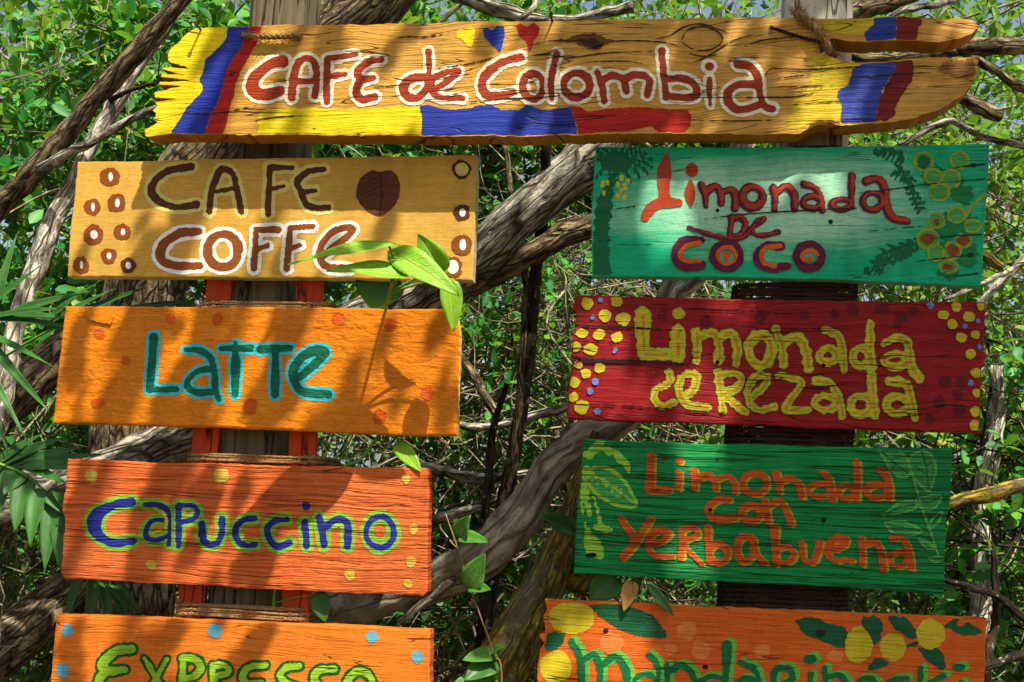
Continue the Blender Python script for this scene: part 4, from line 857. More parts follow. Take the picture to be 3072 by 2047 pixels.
IRON = timber_mat('rusty_iron', srgb(60, 44, 34), srgb(96, 70, 52), srgb(30, 20, 16), 300, 300)
def ground_axis(pa, pb, d, z0=-0.1, z1=3.4):
    a, b = V(*pa, d), V(*pb, d); dirv = (b - a) / (b.z - a.z)
    return a + dirv * (z0 - a.z), a + dirv * (z1 - a.z)
def beam(name, a, b, wx, wy, mat, parent=None, bev=0.012, org=None, rough=0.0, seed=0):
    """squared timber between a and b, faces along the sign plane, with uneven arrises"""
    n = 24; rg = np.random.default_rng(seed); bm = bmesh.new(); rings = []
    for i in range(n + 1):
        c = a.lerp(b, i / n); r = []
        k = 1 + rough * rg.normal()
        for sx, sy in ((-1, -1), (-.8, -1.0), (.8, -1.0), (1, -1), (1, -.8), (1, .8), (1, 1), (-1, 1), (-1, .8), (-1, -.8)):
            ch = 0.9 if abs(sx) == 1 and abs(sy) == 1 else 1.0
            p = c + EX * (sx * ch * wx / 2 * k) + NB * (sy * ch * wy / 2 * k)
            if org is not None: p = p - org
            r.append(bm.verts.new(p))
        rings.append(r)
    m = len(rings[0])
    for i in range(n):
        for j in range(m): bm.faces.new((rings[i][j], rings[i][(j + 1) % m], rings[i + 1][(j + 1) % m], rings[i + 1][j]))
    bm.faces.new(rings[0][::-1]); bm.faces.new(rings[-1])
    bmesh.ops.recalc_face_normals(bm, faces=bm.faces[:])
    me = bpy.data.meshes.new(name); bm.to_mesh(me); bm.free(); me.materials.append(mat)
    o = bpy.data.objects.new(name, me); col.objects.link(o)
    if parent is not None: o.parent = parent
    return o
# left post
PL = 0.15 + 0.085
a, b = ground_axis((742, 1800), (860, 0), PL)
o = beam('wooden_post', a, b, 0.165, 0.17, TIMB, org=a, rough=0.012, seed=4); o.location = a
tag(o, 'weathered brown timber post behind the coffee boards', 'post')
LPA, LPB = a, b; LPOST = o
# right post
PR = 0.115 + 0.09
a, b = ground_axis((2385, 1800), (2450, 0), PR)
o = beam('wooden_post', a, b, 0.175, 0.18, TIMG, org=a, rough=0.012, seed=5); o.location = a
tag(o, 'pale grey timber post behind the lemonade boards', 'post')
RPA, RPB = a, b
# two orange slats behind the left boards
for (pa, pb, lab) in (((578, 1800), (660, 860), 'orange painted slat behind coffee boards, left of the timber post'), ((890, 1800), (930, 860), 'orange painted slat behind coffee boards, right of the timber post')):
    a, b = ground_axis(pa, pb, DL + 0.041 + 0.011, -0.05, V(700, 560, .13).z)
    o = beam('slat', a, b, 0.072, 0.022, SLAT, LPOST, org=LPA, rough=0.006, seed=6); o['label'] = lab
# spacer blocks that hold the long plank off the posts
for (px, py, d1, dd) in ((855, 250, 0.15, 0), (2460, 330, 0.115, 0)):
    c = V(px, py, 0)
    o = beam('spacer_block', c + NB * (0.07 + d1) / 2 - Vector((0, 0, .07)), c + NB * (0.07 + d1) / 2 + Vector((0, 0, .07)), 0.12, d1 - 0.07 + 0.012, TIMB, org=Vector(plank.O))
    o.parent = plank.obj; o.rotation_euler = (0, 0, R(YAW))
# spacers between right post and right boards are the rope coil itself
def loop_path(cA, cB, hx, y0, y1, z0, z1, pitch, jit=0.0, seed=0):
    """helix on a rounded rectangle about the post axis; y0,y1 distances behind the sign plane"""
    rg = np.random.default_rng(seed); turns = max(1, (z1 - z0) / pitch); n = int(turns * 44); P = []
    hy = (y1 - y0) / 2; yc = (y0 + y1) / 2
    for i in range(n + 1):
        t = i / 44 * 2 * math.pi; z = z0 + pitch * i / 44
        c, s_ = math.cos(t), math.sin(t); e = 0.25
        x = hx * math.copysign(abs(c) ** e, c); y = hy * math.copysign(abs(s_) ** e, s_)
        ax = cA.lerp(cB, (z - cA.z) / (cB.z - cA.z)); u = (Vector(ax) - Vector(A0)).dot(EX)
        w = Vector(A0) + EX * (u + x) + NB * (yc + y); P.append((w.x, w.y, z + rg.normal(0, jit)))
    return np.array(P)
def rope_thing(name, path, r, mat, label, cat='rope', group=None, fuzz=0, seed=0, sides=6):
    base = path[0]; t = arr_obj(name, rope_arrays(path, r, fuzz=fuzz, seed=seed, sides=sides), mat, None, True, base); t.location = base
    return tag(t, label, cat, group)
for py0, py1, lab in ((895, 925, 'coffee and latte boards'), (1362, 1392, 'latte and capuccino boards'), (1828, 1868, 'capuccino and expresso boards')):
    z1 = V(800, py0, DL).z; z0 = V(800, py1, DL).z
    rope_thing('jute_rope', loop_path(LPA + EX * 0.03, LPB + EX * 0.03, 0.186, DL + 0.033, 0.33, z0, z1, 0.0115, 0.0006, py0), 0.0062, ROPEM, 'jute rope wound round slats and post between %s' % lab, 'rope', 'jute rope windings', 260, py0)
z1 = V(2340, 838, DR).z; z0 = V(2340, 1870, DR).z
rope_thing('rope_coil', loop_path(RPA + EX * -0.035, RPB + EX * -0.035, 0.150, DR + 0.036, 0.31, z0, z1, 0.0125, 0.0005, 3), 0.0068, ROPED, 'dark rope coiled tightly round the grey post behind lemonade boards', 'rope', None, 1200, 5, 5)
# rope stitch through the plank
p = np.array([V(732, 104, 0.02), V(736, 106, -0.012), V(780, 110, -0.014), V(840, 110, -0.014), V(892, 110, -0.012), V(898, 112, 0.02)])
rope_thing('rope_stitch', catmull(p, 0.004), 0.0078, ROPEM, 'short frayed rope stitched through the plank beside the red band', 'rope', None, 160, 8)
# rope and cord at the fork of the plank
p = np.array([V(2392, 40, 0.10), V(2394, 42, -0.002), V(2440, 78, -0.016), V(2470, 115, -0.016), V(2488, 150, -0.006), V(2500, 166, 0.05)])
rope_thing('fork_rope', catmull(p, 0.004), 0.0105, ROPEM, 'thick frayed rope tied into the fork of the long plank', 'rope', None, 160, 9)
p = np.array([V(2316, 82, 0.01), V(2318, 84, -0.006), V(2380, 105, -0.008), V(2450, 124, -0.006), V(2470, 128, 0.0)])
rope_thing('tie_cord', catmull(p, 0.004), 0.0045, ROPED, 'thin dark cord across the long plank ending at the fork rope', 'cord', None, 30, 10)
# bent nails
for (px, py, lab) in ((603, 90, 'bent nail sticking out of the yellow painted plank end'), (1657, 64, 'bent nail sticking out of plank right of the red heart')):
    c = V(px, py, 0); tip = c - NB * 0.034 + Vector((0, 0, 0.003))
    v1 = tube_arrays(np.array([c + NB * 0.02, c - NB * 0.015, tip]), 0.003, 6); v2 = tube_arrays(np.array([tip, tip - NB * 0.003]), 0.006, 8)
    o = arr_obj('bent_nail', merge([v1, v2]), IRON, None, False, c); o.location = c; tag(o, lab, 'nail', 'bent nails')

# ================================================================ GROUND
def ground():
    n = 60; xs = np.concatenate([-np.geomspace(120, 0.3, 30), np.geomspace(0.3, 120, 30)])
    X, Y = np.meshgrid(xs, xs + 6); rg = np.random.default_rng(1)
    Z = 0.05 * np.sin(X * 1.3 + 1) * np.cos(Y * 0.9) + 0.03 * np.sin(X * 3.1) * np.sin(Y * 2.7)
    Z *= np.exp(-(X ** 2 + Y ** 2) / 900)
    v = np.stack([X, Y, Z - 0.03], -1).reshape(-1, 3); i, j = np.meshgrid(np.arange(59), np.arange(59), indexing='ij'); q = (i * 60 + j).ravel()
    m = NT('leaf_litter'); tc = m.new('ShaderNodeTexCoord').outputs['Object']
    n1 = m.noise(tc, 9, 6, 0.7); n2 = m.noise(tc, 60, 4, 0.7)
    c = m.mix(m.ramp(n1, [(0.35, 0.0), (0.65, 1.0)]), srgb(74, 60, 36), srgb(150, 130, 92)); c = m.mix(m.ramp(n2, [(0.4, 0.6), (0.6, 0.0)]), c, srgb(60, 56, 26))
    m.bump(m.math('ADD', n1, n2), 0.9, 0.03)
    o = mesh_obj('ground', v, np.stack([q, q + 1, q + 61, q + 60], -1), m.done(c, 0.95, 0.1), None, True); tag(o, None, None, None, 'structure')
ground()
# ================================================================ TREES
BOARDS = [plank, cafe, latte, capu, expr, coco, cere, yerb, mand]
def in_boards(px, py):
    m = np.zeros(px.shape, bool)
    for b_ in BOARDS:
        m |= sdf_poly(px, py, b_.out) < 0
    return m
def limb(name, pts, mat, parent, base, ground=None, sides=16, rough=0.10, seed=0, top=None):
    """pts: (px, py, radius px, depth behind the signs)"""
    P = []
    for x, y, r, d in pts:
        w = U(x, y, d); P.append((*w, r * w[1] / FPX))
    if top is not None: P = [top] + P
    if ground is not None: P.append((ground[0], ground[1], -0.15, ground[2]))
    A = catmull(np.array(P), 0.03)
    rg_ = np.random.default_rng(seed + 50); A[1:-1, :3] += rg_.normal(0, 0.0015, A[1:-1, :3].shape)
    return arr_obj(name, tube_arrays(A[:, :3], A[:, 3], sides, rough, seed), mat, parent, True, base)
LEAF_DATA = []
for k, (fo, cu) in enumerate(((.12, .08), (.25, .16), (.18, .24), (.3, .05))):
    v, f = leaf_template(fo, cu); v = v.copy(); v[:, 0] *= 0.52
    LEAF_DATA.append((v, tri_faces(f)))
_lm = {}
def leaf_mesh(k, mat):
    if (k, mat.name) not in _lm:
        v, f = LEAF_DATA[k]; me = bpy.data.meshes.new('leaf'); me.from_pydata([tuple(x) for x in v], [], [tuple(x) for x in f.tolist()])
        me.materials.append(mat); me.polygons.foreach_set('use_smooth', np.ones(len(me.polygons), bool)); _lm[(k, mat.name)] = me
    return _lm[(k, mat.name)]
def single_mats(base, cols):
    return [leaf_mat('%s_tone' % base, [c, tuple(x * 1.05 for x in c)]) for c in cols]
TONES = {LEAF_V.name: single_mats('vivid', [(.015, .12, .02), (.03, .20, .035), (.08, .32, .045)]), LEAF_Y.name: single_mats('yellowish', [(.05, .15, .018), (.10, .25, .03), (.20, .35, .05)]),
         LEAF_K.name: single_mats('deep', [(.012, .065, .014), (.024, .12, .02), (.05, .19, .03)])}
def unit(n, rg):
    v = rg.normal(size=(n, 3)); return v / np.linalg.norm(v, axis=1)[:, None]
def in_view(P, mx=160, my=160):
    q = project(P); return (q[:, 2] > 0.3) & (q[:, 0] > -mx) & (q[:, 0] < 3072 + mx) & (q[:, 1] > -my) & (q[:, 1] < 2047 + my)
def crown(tree, base, ells, mat, L=0.07, per=11, seed=0, singles=90, twig_mat=BARK_T, big_twigs=40, spread=0.9, ymin=3.15):
    """foliage: twigs ending in rosettes of leaves, spread through ellipsoids (centre, radii, number of twigs)"""
    rg = np.random.default_rng(seed); pos, dr, nr, tw = [], [], [], []
    for c, r, n in ells:
        c = np.array(c); r = np.array(r); u = unit(n, rg) * rg.random((n, 1)) ** (1 / 2.6)
        E = c + u * r
        E = E[in_view(E) & (E @ NBn > (A0 @ NBn) + 0.42)]
        D = unit(len(E), rg) + np.array([0, -0.35, 0.45]); D /= np.linalg.norm(D, axis=1)[:, None]
        for e, d in zip(E, D):
            ln = rg.uniform(0.12, 0.38); k = rg.normal(0, 0.03, 3)
            p = np.array([e - d * ln, e - d * ln * 0.5 + k, e])
            tw.append((p, rg.uniform(0.0012, 0.0028)))
            m = max(3, int(rg.normal(per, 2.5))); t = rg.random(m) ** 0.5
            b0 = e - d * ln * 0.45 * (1 - t)[:, None]
            pos.append(b0); dd = d * 0.7 + unit(m, rg) * spread + np.array([0, 0, 0.15]); dr.append(dd)
            nr.append(np.array(SUNV) * 0.7 + np.array([0, -0.25, 0.35]) + unit(m, rg) * 0.75)
        for _ in range(int(big_twigs)):
            s0 = c + unit(1, rg)[0] * r * rg.random() ** .5; d = unit(1, rg)[0] * np.array([1, .5, .9]); ln = rg.uniform(0.4, 1.3)
            pts = np.array([s0 + d * ln * t + rg.normal(0, 0.07, 3) for t in (0, .2, .4, .6, .8, 1)])
            if in_view(pts).any() and ((pts @ NBn) > (A0 @ NBn) + 0.38).all(): tw.append((catmull(pts, 0.08), rg.uniform(0.0014, 0.006)))
    pos = np.vstack(pos); dr = np.vstack(dr); nr = np.vstack(nr)
    n = len(pos); Ls = L * rg.uniform(0.5, 1.3, n); Ws = Ls * rg.uniform(0.9, 1.15, n) * 0.52 / 0.46 * 0.5 * 2 * 0.5
    # the leaves that show largest, not hidden by a sign, are objects of their own
    q = project(pos + dr / np.linalg.norm(dr, axis=1)[:, None] * Ls[:, None] * .5)
    vis = (q[:, 0] > 0) & (q[:, 0] < 3072) & (q[:, 1] > 0) & (q[:, 1] < 2047)
    vis &= ~in_boards(q[:, 0], q[:, 1])
    score = np.where(vis, Ls / q[:, 2], 0); pick = np.argsort(-score)[:singles]; pick = pick[score[pick] > 0]
    rest = np.ones(n, bool); rest[pick] = False
    v, f = leaves_arrays(pos[rest], dr[rest], nr[rest], Ls[rest], Ws[rest])
    o = mesh_obj('crown', v - base, f, mat, tree, True); o['kind'] = 'stuff'
    X, Y, Z = frames(dr, nr); tones = TONES[mat.name]
    for i in pick:
        ob = bpy.data.objects.new('leaf', leaf_mesh(int(rg.integers(0, 4)), tones[int(rg.integers(0, len(tones)))])); col.objects.link(ob); ob.parent = tree
        M = Matrix([(X[i][k], Y[i][k], Z[i][k]) for k in range(3)]).to_4x4() @ Matrix.Diagonal((Ls[i], Ls[i], Ls[i], 1))
        M.translation = Vector(pos[i] - base); ob.matrix_basis = M
    tp = [tube_arrays(p, np.linspace(r, r * .5, len(p)), 4, caps=False) for p, r in tw]
    o = arr_obj('twigs', merge(tp), twig_mat, tree, True, base); o['kind'] = 'stuff'
def tree(name, label, gx, gy):
    t = empty(name, (gx, gy, -0.1)); tag(t, label, 'tree', 'trees behind the signs'); return t, np.array((gx, gy, -0.1))

# 1 tree with the long dark slanting limb
t, B0 = tree('mangrove_tree', 'vivid green tree with dark slanting limb left of the yellow plank end', -3.0, 3.9)
limb('trunk', [(640, -110, 24, .40), (540, 5, 28, .40), (400, 165, 30, .42), (270, 310, 31, .45), (100, 520, 34, .5), (-60, 690, 38, .55), (-500, 1200, 50, .7)], BARK_D, t, B0, (-3.0, 3.9, .07), seed=1)
limb('limb', [(480, 320, 9, .40), (440, 335, 11, .40), (330, 395, 13, .42), (230, 450, 15, .43), (120, 505, 18, .47)], BARK_G, t, B0, seed=2)
limb('limb', [(120, 505, 18, .49), (60, 560, 17, .55), (-20, 660, 18, .6)], BARK_G, t, B0, seed=3)
crown(t, B0, [((-1.75, 4.7, 2.75), (1.1, .7, 1.0), 620), ((-1.3, 5.2, 3.4), (1.2, .7, .8), 520), ((-1.9, 4.8, 1.8), (1.0, .7, .6), 220)], LEAF_V, 0.074, 11, 11, 160)
# 2 pale trunk
t, B0 = tree('mangrove_tree', 'pale grey trunk rising beside the left end of the coffee board', -2.3, 3.7)
limb('trunk', [(520, 40, 18, .62), (480, 105, 20, .62), (420, 190, 23, .62), (340, 320, 24, .6), (270, 440, 24, .58), (190, 600, 25, .56), (130, 720, 26, .54), (75, 900, 26, .52), (40, 1020, 27, .52), (-60, 1400, 32, .5)], BARK_P, t, B0, (-2.1, 3.6, .06), seed=5)
limb('limb', [(180, 650, 12, .50), (150, 745, 11, .50), (120, 850, 8, .50)], BARK_P, t, B0, seed=6)
limb('limb', [(465, 250, 5, .52), (380, 275, 7, .54), (330, 300, 10, .57)], BARK_B, t, B0, seed=7)
crown(t, B0, [((-1.2, 4.6, 3.1), (.9, .6, .7), 300), ((-.7, 5.3, 3.3), (1.0, .7, .7), 330)], LEAF_V, 0.075, 11, 12, 90)
# 3 thick fissured trunk crossing behind the left post
t, B0 = tree('old_tree', 'thick fissured dark trunk leaning behind the brown timber post', -1.45, 4.35)
limb('trunk', [(1330, -300, 120, .75), (1110, 0, 118, .75), (900, 200, 115, .78), (640, 470, 118, .82), (480, 720, 118, .9), (410, 1000, 120, .95), (390, 1400, 125, 1.0), (380, 1900, 130, 1.0)], BARK_D, t, B0, (-1.45, 4.35, .17), 22, 0.05, 8)
limb('limb', [(420, 900, 56, .95), (260, 1010, 58, .9), (120, 1120, 60, .85), (-60, 1290, 62, .8), (-300, 1500, 64, .8)], BARK_D, t, B0, seed=81)
limb('limb', [(400, 1640, 60, .95), (250, 1740, 66, .9), (120, 1850, 74, .85), (-60, 2000, 84, .8), (-300, 2200, 90, .8)], BARK_D, t, B0, seed=82)
limb('limb', [(1900, 20, 20, .9), (1700, 60, 16, .9), (1560, 50, 22, .88), (1380, -20, 30, .85), (1290, -120, 40, .8)], BARK_G, t, B0, seed=9)
limb('limb', [(1560, 60, 9, .7), (1602, 20, 10, .7), (1604, -60, 11, .7)], BARK_P, t, B0, seed=10)
crown(t, B0, [((-.1, 5.2, 3.4), (1.1, .8, .55), 400), ((.6, 5.6, 3.5), (1.0, .7, .6), 420), ((-1.8, 5.0, 1.4), (.9, .6, .5), 120)], LEAF_V, 0.075, 10, 13, 110)
# 4 long limb between the two sign stacks
t, B0 = tree('old_tree', 'grey tree whose ridged limb slants up between coffee and coco boards', -2.2, 4.2)
limb('trunk', [(2080, 200, 52, .62), (1900, 340, 58, .60), (1780, 455, 68, .58), (1600, 610, 72, .56), (1430, 770, 76, .55), (1200, 930, 80, .56), (860, 1130, 76, .6), (530, 1320, 72, .65), (200, 1450, 70, .7), (-120, 1580, 74, .8), (-500, 1800, 80, .9)], BARK_G, t, B0, (-2.2, 4.2, .13), 24, 0.12, 14)
limb('limb', [(1960, 610, 34, .62), (1800, 665, 36, .6), (1690, 705, 38, .58), (1560, 780, 40, .56), (1420, 850, 44, .56), (1330, 900, 36, .56)], BARK_D, t, B0, seed=15)
crown(t, B0, [((.1, 5.0, 2.3), (.9, .7, .7), 460), ((.2, 5.4, 1.5), (1.0, .8, .7), 420)], LEAF_K, 0.05, 10, 14, 150, BARK_T, 170)
# 5 second, lower limb
t, B0 = tree('old_tree', 'grey tree whose lower smooth limb curves up behind the crimson board', -1.15, 3.8)
limb('trunk', [(2230, 420, 34, .62), (2110, 700, 38, .6), (2020, 880, 42, .58), (1960, 1080, 46, .56), (1890, 1230, 52, .54), (1750, 1325, 58, .52), (1640, 1420, 58, .5), (1550, 1560, 64, .5), (1420, 1680, 62, .52), (1250, 1760, 62, .55), (960, 1850, 64, .6), (740, 1930, 68, .65), (560, 2080, 74, .68), (460, 2300, 80, .7)], BARK_S, t, B0, (-1.15, 3.8, .11), 24, 0.09, 16)
limb('limb', [(2160, 760, 22, .5), (2075, 845, 26, .5), (2020, 900, 27, .5), (1965, 1060, 30, .53)], BARK_P, t, B0, seed=17)
limb('limb', [(1200, 1870, 10, .5), (1290, 1790, 13, .5), (1400, 1700, 16, .5)], BARK_P, t, B0, seed=18)
crown(t, B0, [((.0, 4.7, 1.2), (1.0, .6, .5), 420), ((-.9, 4.9, 1.3), (1.1, .7, .5), 300), ((-1.6, 4.3, 1.3), (.5, .4, .6), 200)], LEAF_K, 0.05, 10, 15, 130, BARK_T, 130)
# 6 mossy trunk
t, B0 = tree('mossy_tree', 'mustard mossy trunk rising beside the left edge of the green yerbabuena board', -.2, 3.3)
limb('trunk', [(1800, 1300, 26, .42), (1740, 1460, 34, .42), (1690, 1620, 46, .40), (1640, 1740, 56, .38), (1560, 1900, 74, .36), (1480, 2060, 88, .34), (1400, 2300, 98, .34)], BARK_M, t, B0, (-.2, 3.3, .1), 18, 0.05, 19)
limb('limb', [(1700, 1760, 60, .5), (1760, 1640, 52, .5), (1800, 1500, 40, .52), (1830, 1340, 30, .54)], BARK_M, t, B0, seed=20)
crown(t, B0, [((.35, 4.2, 1.1), (.6, .4, .4), 90), ((.5, 4.3, 1.9), (.7, .4, .6), 80)], LEAF_K, 0.05, 9, 16, 70, BARK_T, 70)
# 7 slender dark saplings
t, B0 = tree('sapling_tree', 'slender black stemmed sapling between the two sign stacks', -.1, 3.75)
limb('trunk', [(1650, 330, 15, .5), (1640, 450, 17, .5), (1628, 640, 18, .62), (1606, 850, 19, .68), (1575, 1160, 21, .7), (1520, 1470, 23, .7), (1490, 1620, 24, .7), (1440, 2050, 27, .7)], BARK_B, t, B0, (-.1, 3.75, .03), 10, 0.04, 21)
limb('limb', [(1580, 780, 7, .64), (1575, 900, 9, .66), (1560, 1150, 11, .68), (1545, 1360, 13, .68), (1505, 1530, 14, .69)], BARK_D, t, B0, seed=22)
limb('limb', [(1508, 400, 8, .7), (1530, 540, 9, .7), (1548, 680, 9, .7), (1585, 900, 10, .7)], BARK_D, t, B0, seed=23)
limb('limb', [(1520, 1150, 8, .66), (1480, 1290, 11, .67), (1460, 1500, 13, .68), (1440, 1640, 13, .7), (1460, 1900, 15, .7)], BARK_B, t, B0, seed=24)
limb('limb', [(1230, 1395, 14, .95), (1300, 1410, 17, .95), (1450, 1436, 17, .95), (1600, 1425, 15, .9), (1850, 1440, 11, .9)], BARK_G, t, B0, seed=25)
limb('limb', [(1200, 1600, 13, .9), (1300, 1562, 16, .9), (1450, 1515, 14, .9), (1620, 1440, 12, .85)], BARK_G, t, B0, seed=26)
limb('limb', [(1290, 1265, 10, 1.1), (1450, 1280, 13, 1.1), (1600, 1250, 14, 1.1), (1800, 1190, 14, 1.1)], BARK_G, t, B0, seed=27)
limb('limb', [(1330, 1000, 12, 1.1), (1420, 1130, 15, 1.1), (1500, 1260, 14, 1.1)], BARK_D, t, B0, seed=28)
crown(t, B0, [((.05, 4.3, 2.2), (.45, .35, .5), 90), ((.1, 4.5, 1.2), (.5, .4, .5), 70)], LEAF_V, 0.06, 9, 17, 90, BARK_T, 60)
# 8 right-hand tree, yellow-green
t, B0 = tree('mangrove_tree', 'yellow-green tree with a knotty horizontal branch between the plank prongs', 2.6, 4.0)
limb('trunk', [(3500, -300, 60, .6), (3420, 300, 66, .6), (3400, 1000, 72, .6), (3380, 1700, 78, .6)], BARK_G, t, B0, (2.1, 3.2, .085), seed=29)
limb('limb', [(2480, 160, 12, .42), (2620, 178, 18, .42), (2760, 165, 22, .43), (2900, 142, 27, .45), (3080, 140, 28, .48), (3300, 160, 34, .52), (3420, 260, 40, .6)], BARK_D, t, B0, seed=30)
limb('limb', [(2500, 60, 28, .45), (2600, 20, 34, .5), (2720, -20, 40, .55), (2900, -120, 46, .6)], BARK_D, t, B0, seed=31)
limb('limb', [(2660, 60, 9, .5), (2720, 30, 10, .5), (2860, 0, 12, .55), (2950, -60, 14, .6)], BARK_G, t, B0, seed=32)
limb('limb', [(2820, 270, 15, .42), (2900, 300, 20, .44), (2970, 335, 23, .46), (3000, 348, 20, .47)], BARK_D, t, B0, seed=33)
limb('limb', [(2880, 150, 12, .8), (2980, 210, 14, .8), (3090, 270, 16, .8), (3300, 330, 20, .75)], BARK_D, t, B0, seed=34)
limb('limb', [(2700, 440, 9, .6), (2780, 390, 10, .6), (2860, 365, 11, .6), (2940, 410, 10, .6), (3080, 440, 10, .6)], BARK_G, t, B0, seed=35)
crown(t, B0, [((1.9, 4.6, 2.9), (1.0, .7, .9), 480), ((2.2, 4.9, 2.0), (.9, .7, .8), 300), ((1.2, 5.4, 3.4), (1.1, .7, .6), 420)], LEAF_Y, 0.06, 11, 18, 160, BARK_T, 90)
# 9 right-hand lower tree
t, B0 = tree('mangrove_tree', 'leafy tree with mustard branch right of the crimson and green boards', 2.7, 4.3)
limb('trunk', [(2990, 1100, 20, 1.3), (2985, 1300, 24, 1.3), (2950, 1500, 26, 1.3), (2940, 1800, 30, 1.3), (2930, 2150, 34, 1.3)], BARK_P, t, B0, (1.75, 3.9, .045), seed=36)
limb('limb', [(2800, 1525, 15, .45), (2880, 1500, 20, .46), (2980, 1480, 22, .5), (3090, 1455, 23, .55), (3300, 1440, 26, .7)], BARK_M, t, B0, seed=37)
limb('limb', [(2830, 1740, 8, .45), (2900, 1760, 9, .45), (2990, 1790, 11, .47), (3090, 1870, 12, .5)], BARK_B, t, B0, seed=38)
limb('limb', [(2850, 2040, 11, .45), (2950, 2000, 13, .45), (3090, 1960, 14, .5)], BARK_B, t, B0, seed=39)
limb('limb', [(2830, 900, 6, .45), (2950, 850, 7, .5), (3090, 780, 8, .6)], BARK_G, t, B0, seed=40)
limb('limb', [(2860, 1000, 9, .5), (2950, 900, 10, .55), (3090, 760, 12, .65)], BARK_P, t, B0, seed=41)
limb('limb', [(2870, 700, 14, .55), (2940, 760, 16, .55), (3000, 800, 15, .6)], BARK_M, t, B0, seed=42)
crown(t, B0, [((2.0, 4.3, 1.5), (.8, .6, .7), 330), ((1.0, 4.8, 1.6), (.9, .6, .8), 240), ((2.0, 5.2, 1.0), (1.2, .7, .6), 240)], LEAF_Y, 0.064, 10, 19, 150, BARK_T, 110)
t, B0 = tree('mangrove_tree', 'deep green low bush tree right of the orange fruit board', 2.2, 3.9)
limb('trunk', [(2980, 1650, 9, .8), (2990, 1850, 12, .8), (2970, 2150, 16, .8)], BARK_B, t, B0, (1.75, 3.75, .03), seed=43)
crown(t, B0, [((1.8, 3.9, 1.15), (.6, .4, .5), 170), ((1.9, 3.95, 1.75), (.5, .4, .5), 90)], LEAF_V, 0.066, 10, 20, 120, BARK_B, 60)

# far wood behind: one mass
def far_wood():
    rg = np.random.default_rng(77); P = []
    for (n, y0, y1, z0, z1) in ((38000, 6.0, 8.5, -0.2, 5.6), (42000, 8.5, 13.0, -0.3, 8.4)):
        y = rg.uniform(y0, y1, n); x = rg.uniform(-0.56, 0.56, n) * y + 0.1; z = z0 + (z1 - z0) * rg.random(n)
        k = np.sin(x * 1.9 + y) * 0.5 + np.sin(x * 0.8 + 2 + y * .7) * .6 + np.sin(z * 2.7 + x * 1.4) * 0.7
        q = project(np.stack([x, y, z], -1))
        keep = (k + rg.normal(0, 0.9, n) > np.where(q[:, 1] < 170, -0.35, -1.0))
        P.append(np.stack([x, y, z], -1)[keep])
    P = np.vstack(P); n = len(P)
    D = unit(n, rg); N_ = np.array(SUNV) * 0.8 + unit(n, rg) * 0.9; L = rg.uniform(0.065, 0.14, n)
    v, f = leaves_arrays(P, D, N_, L, L * 0.6, LS)
    o = mesh_obj('far_wood', v, f, LEAF_F, None, True); tag(o, 'mass of small sunlit leaves filling the wood behind', 'foliage', None, 'stuff')
    tp = []
    for _ in range(420):
        y = rg.uniform(5.0, 9); x = rg.uniform(-.5, .5) * y; z = rg.uniform(0.3, 3.6); d = unit(1, rg)[0] * np.array([1, .3, 1.2]); ln = rg.uniform(.6, 2.2)
        p = np.array([[x, y, z] + d * ln * t_ + rg.normal(0, .07, 3) for t_ in (0, .3, .6, 1)])
        tp.append(tube_arrays(catmull(p, .12), rg.uniform(.003, .016), 5, caps=False))
    o2 = arr_obj('branches', merge(tp), BARK_T, o, True); o2['kind'] = 'stuff'
far_wood()

# ================================================================ CLIMBING VINE IN FRONT OF THE LEFT BOARDS
VST = leaf_mat('vine_stem', [(.10, .28, .03), (.14, .32, .04)], 0.4, 0.1); VBR = leaf_mat('vine_brown_stem', [(.20, .12, .04), (.26, .16, .05)], 0.6, 0.05)
CAMN = np.array([-0.1, -1.0, 0.25])
def stem(name, pts, r, mat, parent, base):
    P = np.array([U(x, y, d) for x, y, d in pts]); A = catmull(P, 0.015)
    return arr_obj(name, tube_arrays(A, np.linspace(r, r * .7, len(A)), 7), mat, parent, True, base)
b0 = U(800, 1800, .14); b0[2] = 0
t = empty('pothos_vine', Vector(b0)); tag(t, 'lime green climbing vine with glossy leaves over the coffee board', 'vine')
g0 = np.array(b0) + np.array((0, 0, -.03))
A = catmull(np.vstack([g0, U(812, 2200, .135), U(822, 1800, .135), U(860, 1640, .136), U(1010, 1420, .14), U(1090, 1370, .14), U(1180, 1200, .14), U(1160, 960, .135), U(1160, 915, .06), U(1165, 895, -.02), U(1172, 865, -.08), U(1178, 845, -.14)]), .02)
arr_obj('stem', tube_arrays(A, .0042, 7), VST, t, True, b0)
for bx, by, bd, tx, ty, td, w, nrm, dr_ in (
        (1168, 738, -.14, 862, 766, -.24, .065, (0.1, -.55, .8), .10), (1200, 826, -.13, 985, 790, -.22, .085, (0.1, -.62, .72), .12),
        (1188, 764, -.10, 1376, 868, -.14, .088, (-.3, -.75, .6), .12), (1326, 812, -.04, 1252, 702, -.06, .08, (-.5, -.8, .3), .05), (1350, 852, -.05, 1362, 994, -.05, .062, (.15, -.95, .25), .04)):
    lf = big_leaf('leaf', U(bx, by, bd), U(tx, ty, td), w, nrm, LEAF_PO, t, 'heart', dr_, .28, .012, b0, int(bx))
    s0 = U(1168, 880, -.05); e0 = U(bx, by, bd); m0 = s0 * .5 + e0 * .5 + np.array((.01, 0, .015))
    A = catmull(np.array([s0, m0, e0]), .012); arr_obj('leaf_stalk', tube_arrays(A, .0032, 6), VST, lf, True, b0)
